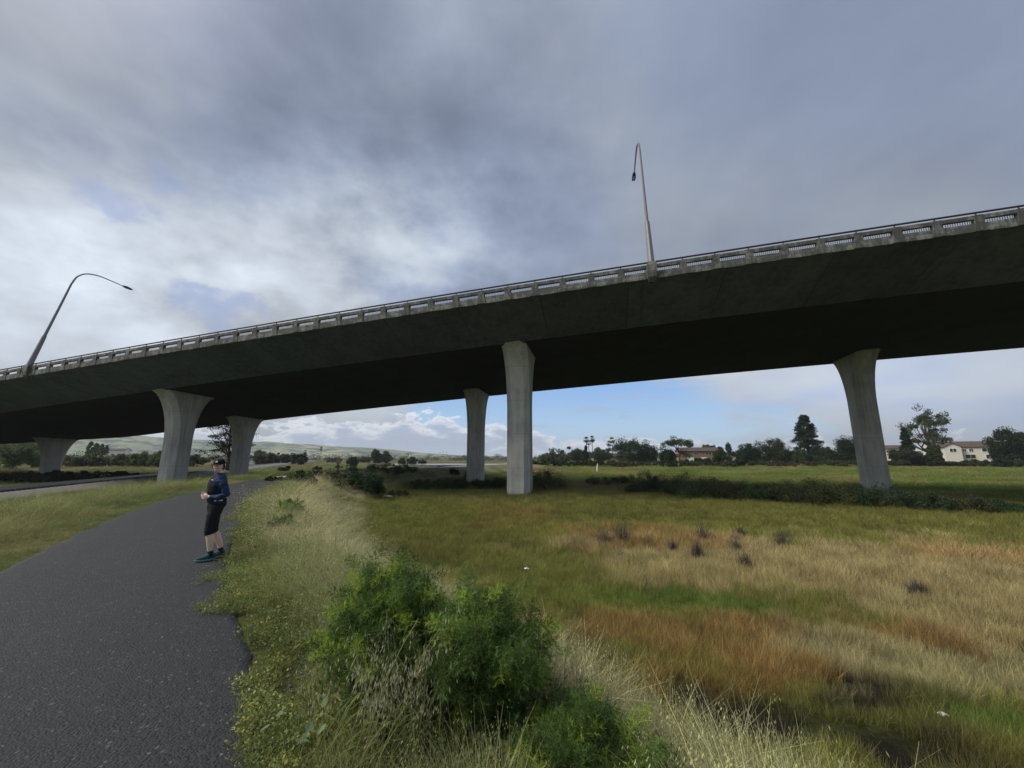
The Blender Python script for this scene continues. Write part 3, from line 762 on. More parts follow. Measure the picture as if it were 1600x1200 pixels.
s_ = (.35+1.2*fbm(x, y, 6, 3)**1.5)*(.7+.6*rng.random(len(x))); s_ *= np.where(np.abs(path_d(x, y)[0]) < 6, .5, 1)
scatter('far_grass', np.stack([x, y], 1), height(x, y)-.02, np.stack([s_*np.clip(r/45, 1, 4), s_*np.clip(r/45, 1, 4), s_], 1), c, C_far, 'rough grass stretching away across the flats beyond the viaduct', 3)
# levee slope: wild oats, straw on the slope and green near the path
x, y, r = polar(46000, 1.9, 52, -62, 75); d, al_ = path_d(x, y); n_ = fbm(x, y, 1.2, 3)
FEN = [(-.86, 3.15), (-.20, 2.95), (-.12, 2.55), (.16, 2.62), (-.38, 2.62), (.52, 2.45), (.62, 2.7), (.48, 2.1), (.72, 2.3), (.32, 2.3)]
def near_fennel(x, y): return np.minimum.reduce([np.hypot(x-a, y-b_) for a, b_ in FEN])
k = (d > 1.85+(n_-.5)*.9) & (d < 2.15+np.minimum(slope_w(al_), 4.4)+(n_-.5)*.9) & (near_fennel(x, y) > .46) & (rng.random(len(x)) > ditch_w(x, y)*.9)
x, y, r, d = x[k], y[k], r[k], d[k]; c = veg_color(x, y)*(.70+.75*rng.random((k.sum(), 1)))*1.22
hs = .90*(.48+.62*sstep((d-1.7)/1.3)-.42*sstep((d-3.4)/1.7))*(.65+.7*fbm(x, y, 1.5, 3))*(.75+.5*rng.random(len(x)))
wsc = np.clip(r/7, .9, 2.4)
sel = rng.random(len(x)) < .55
scatter('oat_grass', np.stack([x, y], 1)[sel], height(x, y)[sel]-.02, np.stack([wsc*hs, wsc*hs, hs], 1)[sel], c[sel], C_oat, 'tall pale wild oats with drooping seed heads on the levee slope', 5)
scatter('dry_grass', np.stack([x, y], 1)[~sel], height(x, y)[~sel]-.02, np.stack([wsc*hs, wsc*hs, hs], 1)[~sel], (c*1.05)[~sel], C_dry, 'tangled dry straw-coloured grass on the levee slope', 4)
# path margins: low green weeds reaching over the asphalt
x, y, r = polar(36000, 1.7, 45, -64, 40); d, al_ = path_d(x, y); n_ = fbm(x, y, .55, 4)
cov = hw-.12 + (n_-.46)*1.9
k = (d > np.maximum(cov, np.where(r < 5.5, hw-.10, hw-.38))) & (d < 2.9) & ((((x+1.62)/.33)**2+((y-3.75)/.9)**2) > 1.0-.6*rng.random(len(x)))
x, y, r, d = x[k], y[k], r[k], d[k]
c = np.array((.205, .245, .085))*(.55+.8*fbm(x, y, .8, 3))[:, None]*(.75+.5*rng.random((k.sum(), 1)))
yel = rng.random(len(x)) < .25; c[yel] = c[yel]*np.array((1.35, 1.15, .9))
s_ = (.55+.6*rng.random(len(x)))*np.clip(.55+(d-1.3)*.5, .5, 1.3); wsc = np.clip(r/7, .9, 2.0)
z_ = np.where(d < hw+.1, .03, height(x, y))
scatter('verge_weeds', np.stack([x, y], 1), z_-.01, np.stack([wsc*s_, wsc*s_, s_], 1), c, C_weed, 'low green weeds creeping over the right edge of the path', 7)
# left verge
x, y, r = polar(42000, 5.0, 75, -66, -14); d, al_ = path_d(x, y); n_ = fbm(x, y, .7, 3)
q = np.abs((x-RA[0])*RN[0]+(y-RA[1])*RN[1])
k = (d < -(hw+.03)-(n_-.5)*.5) & (d > -22) & (q > 4.0+(n_-.5)*1.5) & (y < 75)
x, y, r, d = x[k], y[k], r[k], d[k]; c = veg_color(x, y)*(.75+.5*rng.random((k.sum(), 1)))*1.1
s_ = (.35+.75*sstep((-d-1.7)/2.2))*(.5+1.0*fbm(x, y, 2.0, 3))*(.75+.5*rng.random(len(x)))*.8; wsc = np.clip(r/10, 1, 3)
scatter('verge_grass', np.stack([x, y], 1), height(x, y)-.02, np.stack([wsc*s_, wsc*s_, s_], 1), c, C_dry, 'mixed green and straw grass on the verge between path and railway', 4)
k = (rng.random(len(x)) < .16) & (-d > 2.4) & (y < 22); s2 = s_[k]*1.0
scatter('verge_oats', np.stack([x, y], 1)[k], height(x, y)[k]-.02, np.stack([wsc[k]*s2, wsc[k]*s2, s2], 1), c[k]*1.25, C_oat, 'scattered pale seeding grass standing above the verge beside the railway', 5)
# loose stones on the bare patch and margins
x = -1.62+rng.normal(size=260)*.20; y = 3.75+rng.normal(size=260)*.45
st = coll('stones', [MB().ell((0, 0, 0), (.016, .012, .009), 6, 4).mesh('s%d' % i) for i in range(2)])
for o in st.objects:
    o.data.materials.clear(); o.data.materials.append(M['stone'])
so = scatter('loose_stones', np.stack([x, y], 1), height(x, y)+.004, sc3(.3+rng.random(260)*.8), np.ones((260, 3))*.3, st, 'small pale stones scattered on the bare dark patch by the path', 2, 1.0)
so['category'] = 'stones'

# ------------------------------------------------------------------ trees and shrubs
def leafquads(cent, rad, n, size, r, flat=1.0, droop=0.0):
    """n small leaves spread through each clump: returns V, F, per-vertex random"""
    N = len(cent)*n; c = np.repeat(np.asarray(cent, float), n, 0); rd_ = np.repeat(np.asarray(rad, float), n)
    v = r.normal(size=(N, 3)); v /= np.linalg.norm(v, axis=1)[:, None]; q = r.random(N)**.45
    p = c + v*(rd_*q)[:, None]*np.array((1, 1, flat)); p[:, 2] -= droop*r.random(N)*rd_
    u = r.normal(size=(N, 3)); u /= np.linalg.norm(u, axis=1)[:, None]; u[:, 2] -= droop
    t_ = np.cross(u, r.normal(size=(N, 3))); t_ /= np.linalg.norm(t_, axis=1)[:, None]+1e-9
    s_ = (size*(.5+r.random(N)))[:, None]
    V = np.stack([p-u*s_*.5, p+t_*s_*.32, p+u*s_*.5, p-t_*s_*.32], 1).reshape(-1, 3)
    return V, np.arange(N*4).reshape(N, 4), np.repeat(r.random(N), 4), np.repeat(np.repeat(r.random(len(cent)), n), 4)
def crown_mesh(name, cent, rad, n, size, color, r, flat=1.0, droop=0.0, cvar=.45):
    V, F, a, b_ = leafquads(cent, rad, n, size, r, flat, droop)
    k = (1-cvar/2 + cvar*(.45*a+.55*b_))[:, None]
    col = np.array(color)*k*np.array((1, 1, 1)); col[:, 0] *= 1+.25*(b_-.5); 
    me = mesh_np(name, V, F, col=col); me.materials.append(M['leaf']); return me
def trunk_mb(h, r0, limbs, r, lean=0.0):
    mb = MB(); n = 7; pts = []
    for i in range(n+1):
        t_ = i/n; pts.append((lean*h*t_*t_ + .03*h*math.sin(t_*5+r.random()*2)*t_, .03*h*math.cos(t_*4+r.random())*t_, h*t_))
    mb.tube(pts, [r0*(1-.8*i/n)*(1.35 if i == 0 else 1) for i in range(n+1)], 7)
    for p in limbs:
        k = min(n, max(1, int(n*min(.9, (p[2]*.62)/h)))); a = np.array(pts[k]); b_ = np.array(p); m_ = (a+b_)/2 + np.array((0, 0, -.04*h))
        mb.tube([a, m_, b_], [r0*.42, r0*.25, r0*.07], 5)
    return mb
def tree(name, x, y, h, wd, kind, color, label, cat='tree', group=None, seed=0, dens=1.0, z=None, leaf=None):
    r = np.random.default_rng(seed+int(abs(x)*10)); z = ghz(x, y)-.1 if z is None else z
    root = empty(name, (x, y, z), r.random()*6.28); tag(root, label, cat, group)
    dist = math.hypot(x, y); lf = leaf or max(.14, dist*.0021)
    cl, cr = [], []
    if kind == 'round':
        n = int(72*dens)
        for i in range(n):
            v = r.normal(size=3); v /= np.linalg.norm(v); q = r.random()**.36
            p = np.array((v[0]*wd/2*q*.86, v[1]*wd/2*q*.86, h*(.50+v[2]*.46*q)))
            p[2] += .05*h*r.normal()
            cl.append(p); cr.append(min(wd, h)*.155*(.6+.9*r.random()))
        me = crown_mesh('crown', cl, cr, int(200), lf, color, r)
        limbs = [cl[i] for i in range(0, n, 9)]; th = h*.7; r0 = h*.03
    elif kind == 'conifer':
        for i in range(int(210*dens)):
            t_ = r.random()**.8; a = r.random()*6.28; rr_ = (1-t_)**.62*wd/2*(.25+.75*r.random()) + .03*wd
            cl.append((rr_*math.cos(a), rr_*math.sin(a), h*(.10+.88*t_)-rr_*.25)); cr.append(wd*.135*(.7+.6*r.random())*(1.15-.6*t_))
        me = crown_mesh('crown', cl, cr, 120, lf, color, r, .5); limbs = [cl[i] for i in range(0, len(cl), 6)]; th = h*.97; r0 = h*.02
    elif kind == 'poplar':
        for i in range(int(36*dens)):
            t_ = r.random(); a = r.random()*6.28; rr_ = math.sin(math.pi*min(1, .12+t_*.88))**.6*wd/2*r.random()**.5
            cl.append((rr_*math.cos(a), rr_*math.sin(a), h*(.08+.9*t_))); cr.append(wd*.22*(.6+.6*r.random()))
        me = crown_mesh('crown', cl, cr, 120, lf, color, r, 1.5); limbs = []; th = h*.9; r0 = h*.02
    elif kind == 'sparse':
        for i in range(int(64*dens)):
            v = r.normal(size=3); v /= np.linalg.norm(v); q = .35+.65*r.random()
            cl.append((v[0]*wd/2*q, v[1]*wd/2*q, h*(.62+v[2]*.34*q))); cr.append(wd*.085*(.6+.9*r.random()))
        me = crown_mesh('crown', cl, cr, 120, lf, color, r, .8, .5); limbs = cl[::2]; th = h*.8; r0 = h*.022
    elif kind == 'umbrella':
        for i in range(int(40*dens)):
            a = r.random()*6.28; q = r.random()**.5
            cl.append((wd/2*q*math.cos(a)*.9, wd/2*q*math.sin(a)*.9, h*(.84-.12*q*q+.05*r.normal()))); cr.append(wd*.10*(.7+.6*r.random()))
        for i in range(10):
            a = r.random()*6.28; cl.append((wd*.3*math.cos(a), wd*.3*math.sin(a), h*(.30+.2*r.random()))); cr.append(wd*.12)
        me = crown_mesh('crown', cl, cr, 130, lf, color, r, .6); limbs = cl[:26:2]; th = h*.62; r0 = h*.028
    elif kind == 'pine':                                  # long irregular horizontal boughs
        limbs = []
        for i in range(int(17*dens)):
            t_ = .22+.78*i/(17*dens); a = i*2.4+r.random(); L_ = wd/2*(1.05-.75*t_)*(.6+.5*r.random())
            limbs.append((L_*math.cos(a), L_*math.sin(a), h*t_+.02*h))
            for k in range(6):
                q = .25+.75*(k+r.random())/6; cl.append((L_*q*math.cos(a)+r.normal()*.2, L_*q*math.sin(a)+r.normal()*.2, h*t_+.04*h*r.normal()*.5)); cr.append(wd*.055*(.8+.7*r.random()))
        me = crown_mesh('crown', cl, cr, 70, lf, color, r, .5); th = h*.98; r0 = h*.028
    elif kind == 'shrub':
        n = int(16*dens)
        for i in range(n):
            a = r.random()*6.28; q = r.random()**.5; cl.append((wd/2*q*math.cos(a)*.85, wd/2*q*math.sin(a)*.85, h*(.18+.62*r.random()*(1-.5*q*q)))); cr.append(h*.24*(.5+.9*r.random()))
        me = crown_mesh('foliage', cl, cr, int(170*max(.5, min(1.5, dens))), lf, color, r, .9)
        link('foliage', me, None, root)
        mb = MB()
        for i in range(7):
            p = cl[i % n]; mb.tube([(0, 0, -.1), (p[0]*.5, p[1]*.5, p[2]*.55), p], [.03*h, .02*h, .008*h], 4)
        mb.build('stems', M['darkbark'], root); return root
    link('crown', me, None, root)
    trunk_mb(th, r0, limbs, r).build('trunk', M['bark'], root, smooth=True)
    return root
def palm(x, y, h, label, seed, z=None, cr=1.9, col=(.10, .13, .05)):
    r = np.random.default_rng(seed); root = empty('palm_tree', (x, y, ghz(x, y) if z is None else z)); tag(root, label, 'palm tree', 'slender fan palms on the skyline')
    mb = MB(); mb.tube([(0, 0, 0), (.2, .1, h*.5), (.1, 0, h)], [.32, .22, .26], 7); mb.build('trunk', M['bark'], root)
    V = []; F = []; C = []; n = 0
    for i in range(46):                                     # fan leaves, the lowest ones dead and hanging
        a = r.random()*6.28; e = r.uniform(-1.1, 1.35); d = np.array((math.cos(a)*math.cos(e), math.sin(a)*math.cos(e), math.sin(e)))
        sd_ = np.cross(d, (0, 0, 1.0)); sd_ /= np.linalg.norm(sd_)+1e-6; c0 = np.array((.1, 0, h)) + d*.45*cr
        cc = np.array(col)*(.7+.6*r.random()) if e > -.45 else np.array((.11, .085, .05))
        for k in range(7):
            q = (k-3)*.30; dd_ = d*math.cos(q)+sd_*math.sin(q); pe = c0+dd_*cr*(.55+.1*r.random())+np.array((0, 0, -.12*cr)); pm = c0+dd_*cr*.3
            w_ = np.cross(dd_, d+1e-3)*.0+sd_*.055*cr
            V += [c0, pm+w_, pe, pm-w_]; F.append([n, n+1, n+2, n+3]); C += [cc]*4; n += 4
    me = mesh_np('crown', np.array(V), np.array(F), col=np.array(C)); me.materials.append(M['leaf']); link('crown', me, None, root)
def wp(px, F_): return (px-800)/ (FPX*1.0)*F_*.995      # sideways offset for a distance ahead, near the horizon
def at(px, Fd): return ((px-800)*Fd/622.0, Fd)
def hpx(n, Fd): return n*Fd/622.0
DG = (.028, .048, .020); MG = (.055, .085, .030); LG = (.10, .13, .045); YG = (.13, .15, .04); GB = (.075, .075, .045); BG = (.045, .065, .045)
zr = -.9
T_ = [  # kind, px centre, base y, top y, width px, distance, colour, name, label
 ('round', 985, 727, 686, 62, 200, DG, 'broadleaf_tree', 'big dark rounded tree just right of the right-hand pair of palms'),
 ('round', 1013, 727, 697, 36, 196, DG, 'broadleaf_tree', 'smaller dark tree touching the right side of the big dark rounded tree'),
 ('umbrella', 1062, 727, 684, 50, 190, (.05, .075, .03), 'flat_topped_tree', 'flat-topped tree with see-through branches left of the brown townhouse'),
 ('round', 1044, 727, 704, 26, 188, DG, 'broadleaf_tree', 'low dark bushy tree under the left side of the flat-topped tree'),
 ('sparse', 1108, 722, 695, 24, 235, LG, 'broadleaf_tree', 'thin pale leafless-looking tree rising behind the brown townhouse roof'),
 ('poplar', 1140, 728, 696, 13, 188, (.06, .085, .03), 'cypress_tree', 'narrow pointed green tree right of the brown townhouse'),
 ('round', 1125, 729, 703, 22, 190, MG, 'broadleaf_tree', 'mid-green bushy tree hard against the narrow pointed tree'),
 ('round', 1168, 729, 696, 38, 186, DG, 'broadleaf_tree', 'dark oval tree between the narrow pointed tree and the wide spreading tree'),
 ('round', 1210, 729, 688, 50, 190, (.04, .06, .022), 'broadleaf_tree', 'wide spreading dark tree left of the tall conifer'),
 ('conifer', 1265, 729, 651, 48, 190, (.030, .048, .024), 'conifer_tree', 'tall pointed conifer, highest tree between the middle and right piers'),
 ('round', 1248, 729, 705, 34, 184, MG, 'broadleaf_tree', 'mid-green round tree at the foot of the tall conifer, left side'),
 ('round', 1285, 729, 698, 34, 186, (.06, .085, .035), 'broadleaf_tree', 'lighter green tree at the foot of the tall conifer, right side'),
 ('round', 1328, 730, 683, 46, 180, DG, 'broadleaf_tree', 'dark ragged tree immediately left of the right-hand pier'),
 ('round', 1419, 733, 700, 46, 168, (.035, .05, .022), 'broadleaf_tree', 'dark bushy lower tree right of the right-hand pier'),
 ('conifer', 1421, 731, 671, 20, 170, DG, 'conifer_tree', 'small dark layered conifer rising from the bushy tree right of the pier'),
 ('sparse', 1455, 732, 637, 66, 172, (.07, .095, .045), 'eucalyptus_tree', 'tall airy tree with open drooping crown in front of the white townhouses'),
 ('round', 1462, 732, 697, 20, 168, MG, 'broadleaf_tree', 'low rounded tree partly hiding the left end of the white townhouses'),
 ('round', 1580, 733, 673, 46, 170, (.032, .05, .022), 'broadleaf_tree', 'large dark round-headed tree near the right edge of the view'),
 ('round', 1612, 733, 678, 46, 175, (.03, .045, .022), 'broadleaf_tree', 'dark tree cut by the right edge of the view behind the round-headed tree'),
 ('round', 885, 722, 709, 46, 250, (.085, .105, .05), 'broadleaf_tree', 'low grey-green tree nearest the right side of the middle front pier'),
 ('round', 858, 722, 708, 32, 255, (.10, .12, .05), 'broadleaf_tree', 'pale olive low tree beside the middle front pier'),
 ('round', 905, 722, 703, 30, 240, (.045, .065, .035), 'broadleaf_tree', 'small dark tree left of the slim cypress under the palms'),
 ('poplar', 916, 723, 699, 8, 225, DG, 'cypress_tree', 'slim dark cypress standing under the left group of palms'),
 ('round', 940, 723, 702, 36, 235, (.06, .09, .035), 'broadleaf_tree', 'domed green tree between the two groups of palms'),
]
for i, (kd, px, by, ty, wpx, Fd, colr, nm, lab) in enumerate(T_):
    X, Y = at(px, Fd); zb = CAM_Z - (by-715)/622.0*Fd
    zb = min(zb, ghz(X, Y)-.05); top = CAM_Z + (715-ty)/615.0*Fd*1.0
    tree(nm, X, Y, (top-zb)*(1.04 if kd != 'sparse' else 1.08), hpx(wpx, Fd), kd, colr, lab, seed=i*7+1, z=zb)
for i, (px, ty, Fd, cr_, lab) in enumerate([(917, 684, 300, 2.0, 'palm at the left of the left group of three palms'),
    (920.5, 689, 306, 1.7, 'shorter palm in the middle of the left group of three'), (926, 683, 296, 2.1, 'palm standing slightly apart at the right of the left group'),
    (952.5, 690, 300, 1.9, 'shorter palm of the right pair beside the big dark tree'), (957.5, 685, 302, 2.1, 'taller palm of the right pair beside the big dark tree')]):
    X, Y = at(px, Fd); palm(X, Y, CAM_Z+(715-ty-3)/620*Fd - ghz(X, Y), lab, i+3, cr=cr_*1.35)
for i, (px, ty, lab) in enumerate([(475, 706, 'tiny distant palm against the hills, left one of two'), (500, 701, 'tiny distant palm against the hills, right and taller one of two')]):
    X, Y = at(px, 430); palm(X, Y, CAM_Z+(715-ty)/620*430 - ghz(X, Y), lab, i+30, cr=2.2)
# hedge of shrubs along the far edge of the meadow
HL = ['right beside the middle front pier', 'second from the middle front pier', 'in front of the grey-green low tree', 'under the slim cypress', 'in front of the left group of palms', 'between the two groups of palms', 'left of the big dark rounded tree', 'at the foot of the big dark rounded tree', 'between the big dark tree and the flat-topped tree', 'below the left edge of the flat-topped tree', 'in front of the left end of the brown townhouse', 'in front of the brown townhouse garage doors', 'below the narrow pointed tree', 'below the dark oval tree', "left of the wide spreading tree's foot", "right of the wide spreading tree's foot", 'at the foot of the tall conifer', 'between the conifer and the ragged tree by the pier', 'below the ragged tree by the right-hand pier', 'first one right of the right-hand pier', 'below the small layered conifer', 'below the tall airy tree', 'in front of the left windows of the long cream townhouse', 'in front of the right end of the long cream townhouse', 'at the foot of the round-headed tree', "right of the round-headed tree's foot", 'cut by the right edge of the view']
hd_ = [(840, 1.9, MG), (862, 2.4, DG), (884, 2.3, MG), (905, 2.0, DG), (927, 2.6, DG), (950, 2.0, GB), (972, 1.8, GB), (995, 1.8, GB), (1018, 1.8, GB), (1050, 2.4, DG), (1078, 2.4, MG),
       (1103, 3.0, DG), (1130, 2.2, GB), (1158, 2.3, DG), (1190, 2.0, GB), (1222, 2.2, GB), (1255, 2.0, GB), (1290, 2.3, GB), (1322, 2.2, GB), (1400, 2.4, GB), (1432, 2.4, DG), (1466, 2.4, DG), (1500, 2.2, GB), (1532, 2.3, MG), (1563, 3.2, DG), (1595, 2.8, MG), (1630, 2.8, DG)]
for i, (px, h_, cc) in enumerate(hd_):
    Fd = 160+ (i % 3)*5; X, Y = at(px, Fd)
    tree('shrub', X, Y, h_*1.25, 12.5, 'shrub', cc, 'hedge shrub '+HL[i], 'shrub', 'hedge shrubs along the far edge of the marsh', seed=i, dens=1.5, leaf=.45)
# dark shrubs on the marsh round the piers
sh = [  # px, base y, width px, height px, distance
 (1035, 772, 78, 24, 'dark green shrub at the left end of the long thicket in mid marsh'), (1088, 780, 95, 30, 'broad dark green shrub in the long thicket, left of its gap'),
 (1140, 782, 60, 22, 'low dark green shrub closing the left half of the long thicket'), (1190, 785, 62, 20, 'low blue-green shrub just right of the gap in the thicket'),
 (1240, 790, 78, 26, 'dark shrub halfway between the gap and the right-hand pier'), (1298, 793, 84, 30, 'dense dark shrub left of the foot of the right-hand pier'),
 (1372, 797, 92, 34, 'tall dark shrub hiding the foot of the right-hand pier'), (1455, 803, 60, 20, 'low dark shrub right of the pier foot'),
 (1505, 804, 66, 20, 'flat dark shrub further right of the pier foot'), (1570, 806, 70, 20, 'dark shrub near the right edge of the marsh'),
 (995, 773, 32, 12, 'small round dark shrub standing alone before the long thicket'), (858, 771, 58, 26, 'dark green shrub leaning on the right side of the middle front pier'),
 (935, 762, 44, 16, 'grey-brown scrubby bush beyond the middle front pier'), (965, 758, 36, 12, 'dark low bush behind the grey-brown scrubby one'),
 (1012, 760, 70, 16, 'purplish dry scrub behind the left end of the thicket'), (1160, 768, 80, 14, 'purplish dry scrub behind the gap in the thicket')]
for i, (px, by, wpx, hp, lab) in enumerate(sh):
    P0 = gp(px, by, 3.75); Fd = P0[1]; cc = ((.050+.014*(i % 3), .082+.010*(i % 2), .044) if i < 12 else (.10, .092, .065)); 
    tree('shrub', P0[0], P0[1], hpx(hp, Fd)*(1.65 if i % 3 else 1.35), hpx(wpx, Fd)*1.08, 'shrub', cc, lab, 'shrub', 'dark shrubs on the marsh', seed=50+i, dens=2.6 if i < 12 else 1.3, leaf=.085)
lo = [(610, 762, 90, 16, (.05, .085, .03), 'low green bush hugging the levee toe left of the back middle pier'), (672, 764, 80, 14, (.045, .08, .03), 'low green bush in front of the foot of the back middle pier'),
      (725, 764, 64, 14, (.04, .075, .03), 'small green bush right at the foot of the back middle pier'), (770, 764, 60, 16, (.04, .07, .03), 'green bush filling the gap between the two middle piers'),
      (736, 752, 14, 18, DG, 'small upright dark bush touching the left side of the back middle pier'), (575, 778, 46, 16, (.04, .07, .028), 'dark green bush at the levee toe beside the white plastic bag'),
      (620, 775, 44, 9, (.05, .07, .03), 'low creeping bush behind the white plastic bag'),
      (700, 770, 60, 6, (.14, .115, .08), 'flat grey-brown heap of dead plants on the marsh')]
for i, (px, by, wpx, hp, cc, lab) in enumerate(lo):
    P0 = gp(px, by, 3.6); tree('shrub', P0[0], P0[1], hpx(hp, P0[1])*1.3, hpx(wpx, P0[1])*1.15, 'shrub', cc, lab, 'shrub', 'green bushes along the marsh edge', seed=90+i, dens=2.6, leaf=.085)
# bushes beside the path bend
for i, (px, by, wpx, hp, H, cc, lab) in enumerate([(548, 762, 96, 32, 2.6, (.03, .06, .03), 'rounded dark blue-green bush right of the path where it bends'),
      (500, 757, 44, 14, 2.2, (.05, .05, .035), 'low brownish bush left of the rounded dark bush'),
      (468, 761, 44, 20, 1.9, (.035, .075, .03), 'small bright dark-green bush on the right edge of the path near the bend'),
      (430, 752, 26, 8, 1.75, (.04, .05, .03), 'tiny dark bush on the left edge of the path before the bend')]):
    P0 = gp(px, by, H); tree('shrub', P0[0], P0[1], hpx(hp, P0[1])*1.25, hpx(wpx, P0[1])*1.1, 'shrub', cc, lab, 'shrub', 'bushes beside the path bend', seed=120+i, dens=1.8, leaf=.13)
SL = ['left of the far path, first of two', 'left of the far path, second of two', 'just right of the ball-shaped tree', 'in the middle of the flats', 'largest, greyish, left of the back middle pier', 'nearest the back middle pier on its left', 'furthest off, greyish, below the tall narrow tree', 'small and nearest to the camera']
for i, (px, by, wpx, hp, cc) in enumerate([(445, 734, 18, 8, DG), (495, 733, 16, 6, DG), (530, 730, 14, 5, MG), (618, 738, 20, 6, DG), (640, 741, 26, 7, GB), (690, 737, 22, 7, GB), (600, 728, 40, 6, GB), (708, 745, 16, 8, DG)]):
    P0 = gp(px, by, 3.0); tree('shrub', P0[0], P0[1], hpx(hp, P0[1])*1.3, hpx(wpx, P0[1]), 'shrub', cc, 'scrub bush on the flats, '+SL[i], 'shrub', 'scrub dotted over the flats beyond the viaduct', seed=140+i, dens=.9, leaf=.25)
# left: trees behind the railway and below the hills
L_ = [('round', 22, 728, 690, 60, 120, (.085, .105, .05), 'grey-green willow-like tree at the far left under the viaduct'), ('round', 52, 726, 692, 30, 135, (.10, .12, .06), 'paler grey-green tree beside the far-left willow-like tree'),
 ('round', 118, 730, 711, 42, 150, (.10, .11, .05), 'olive bushy tree right of the far-left pier'), ('round', 150, 730, 712, 44, 152, (.06, .075, .035), 'dark olive tree under the poplars'),
 ('poplar', 137, 722, 692, 9, 260, MG, 'tallest poplar, left one of the little poplar row'), ('poplar', 146, 722, 694, 9, 260, MG, 'second poplar of the little row'),
 ('poplar', 155, 722, 697, 8, 260, MG, 'third and slimmest poplar of the little row, before the gap'), ('poplar', 162, 722, 697, 7, 260, MG, 'last poplar of the little row, right of the gap'),
 ('round', 188, 730, 711, 40, 155, (.09, .105, .045), 'olive tree behind the white-roofed shed'), ('round', 222, 730, 708, 46, 150, (.075, .10, .04), 'green bushy tree left of the left front pier'),
 ('round', 252, 730, 708, 34, 148, (.06, .085, .035), 'green tree half hidden by the left front pier'), ('round', 308, 730, 712, 34, 150, (.07, .085, .04), 'low olive tree between the two left piers'),
 ('round', 415, 728, 708, 34, 200, (.055, .06, .035), 'brownish dark tree right of the back left pier'), ('round', 440, 728, 710, 34, 205, (.06, .065, .04), 'brownish tree in the middle of the far-left tree row'),
 ('round', 468, 728, 709, 30, 185, (.04, .052, .03), 'dark tree at the right end of the far-left tree row'), ('round', 405, 728, 706, 22, 210, (.07, .08, .045), 'tall pale tree touching the back left pier'),
 ('round', 551, 729, 714, 20, 165, (.035, .055, .025), 'ball-shaped dark green tree alone beside the far path'), ('round', 587, 726, 703, 15, 270, (.04, .055, .035), 'tall narrow dark tree in the middle distance'),
 ('round', 603, 726, 707, 24, 275, (.06, .075, .045), 'paler tree right of the tall narrow dark tree'), ('round', 643, 726, 715, 18, 230, (.04, .06, .03), 'small rounded tree on the flats, right of the tall pair'),
 ('round', 628, 726, 717, 12, 235, (.045, .065, .03), 'very small round tree left of the small rounded tree'), ('round', 660, 727, 719, 14, 240, (.04, .06, .03), 'low dark tree at the right end of the small trees on the flats'),
 ('round', 520, 726, 716, 30, 300, (.07, .09, .05), 'low grey-green tree far off below the hills'), ('round', 570, 726, 714, 26, 310, (.07, .09, .045), 'pale low tree between the ball-shaped and the tall narrow trees')]
for i, (kd, px, by, ty, wpx, Fd, cc, lab) in enumerate(L_):
    X, Y = at(px, Fd); zb = ghz(X, Y)-.1; top = CAM_Z+(715-ty)/620*Fd
    cc = tuple(v*1.55 for v in cc)
    tree('poplar_tree' if kd == 'poplar' else 'broadleaf_tree', X, Y, (top-zb)*1.05, hpx(wpx, Fd), kd, cc, lab, seed=200+i, z=zb, dens=.8)
X, Y = at(356, 92); tree('pine_tree', X, Y, 13.2, 17, 'pine', (.022, .03, .018), 'dark ragged pine with long bare boughs behind the back left pier', seed=11, leaf=.24, dens=1.5)
for i, (px, by, wpx, hp, lab) in enumerate([(25, 752, 70, 16, 'dark shrub at the far left beyond the railway'), (85, 753, 70, 18, 'dark shrub round the foot of the far-left pier'), (140, 752, 62, 15, 'dark shrub right of the far-left pier'), (182, 750, 46, 12, 'low dark shrub at the right end of the row beyond the railway')]):
    P0 = gp(px, by, 3.2); tree('shrub', P0[0], P0[1], hpx(hp, P0[1])*1.3, hpx(wpx, P0[1])*1.2, 'shrub', (.03, .042, .026), lab, 'shrub', 'dark shrubs beyond the railway', seed=230+i, dens=1.8, leaf=.24)
# a far-off wood along the foot of the hills
cl = []; cr = []; rw = np.random.default_rng(5)
for i in range(900):
    a = math.radians(rw.uniform(-66, 64)); Rr = rw.uniform(420, 900); hh_ = rw.uniform(2, 6)+ (3 if rw.random() < .15 else 0)
    cl.append((math.sin(a)*Rr, math.cos(a)*Rr, -2+hh_*rw.random())); cr.append(rw.uniform(4, 9))
for i in range(520):
    a = math.radians(rw.uniform(4, 58)); Rr = rw.uniform(262, 345)/math.cos(a); hh_ = rw.uniform(3, 7)+(4 if rw.random() < .12 else 0)
    cl.append((math.sin(a)*Rr, math.cos(a)*Rr, -.6+hh_*rw.random())); cr.append(rw.uniform(1.6, 3.4))
me = crown_mesh('far_wood', cl, cr, 70, 1.15, (.065, .085, .045), rw, .6); tag(link('far_wood', me), 'continuous dark line of distant woodland along the foot of the hills', 'woodland', kind='stuff')
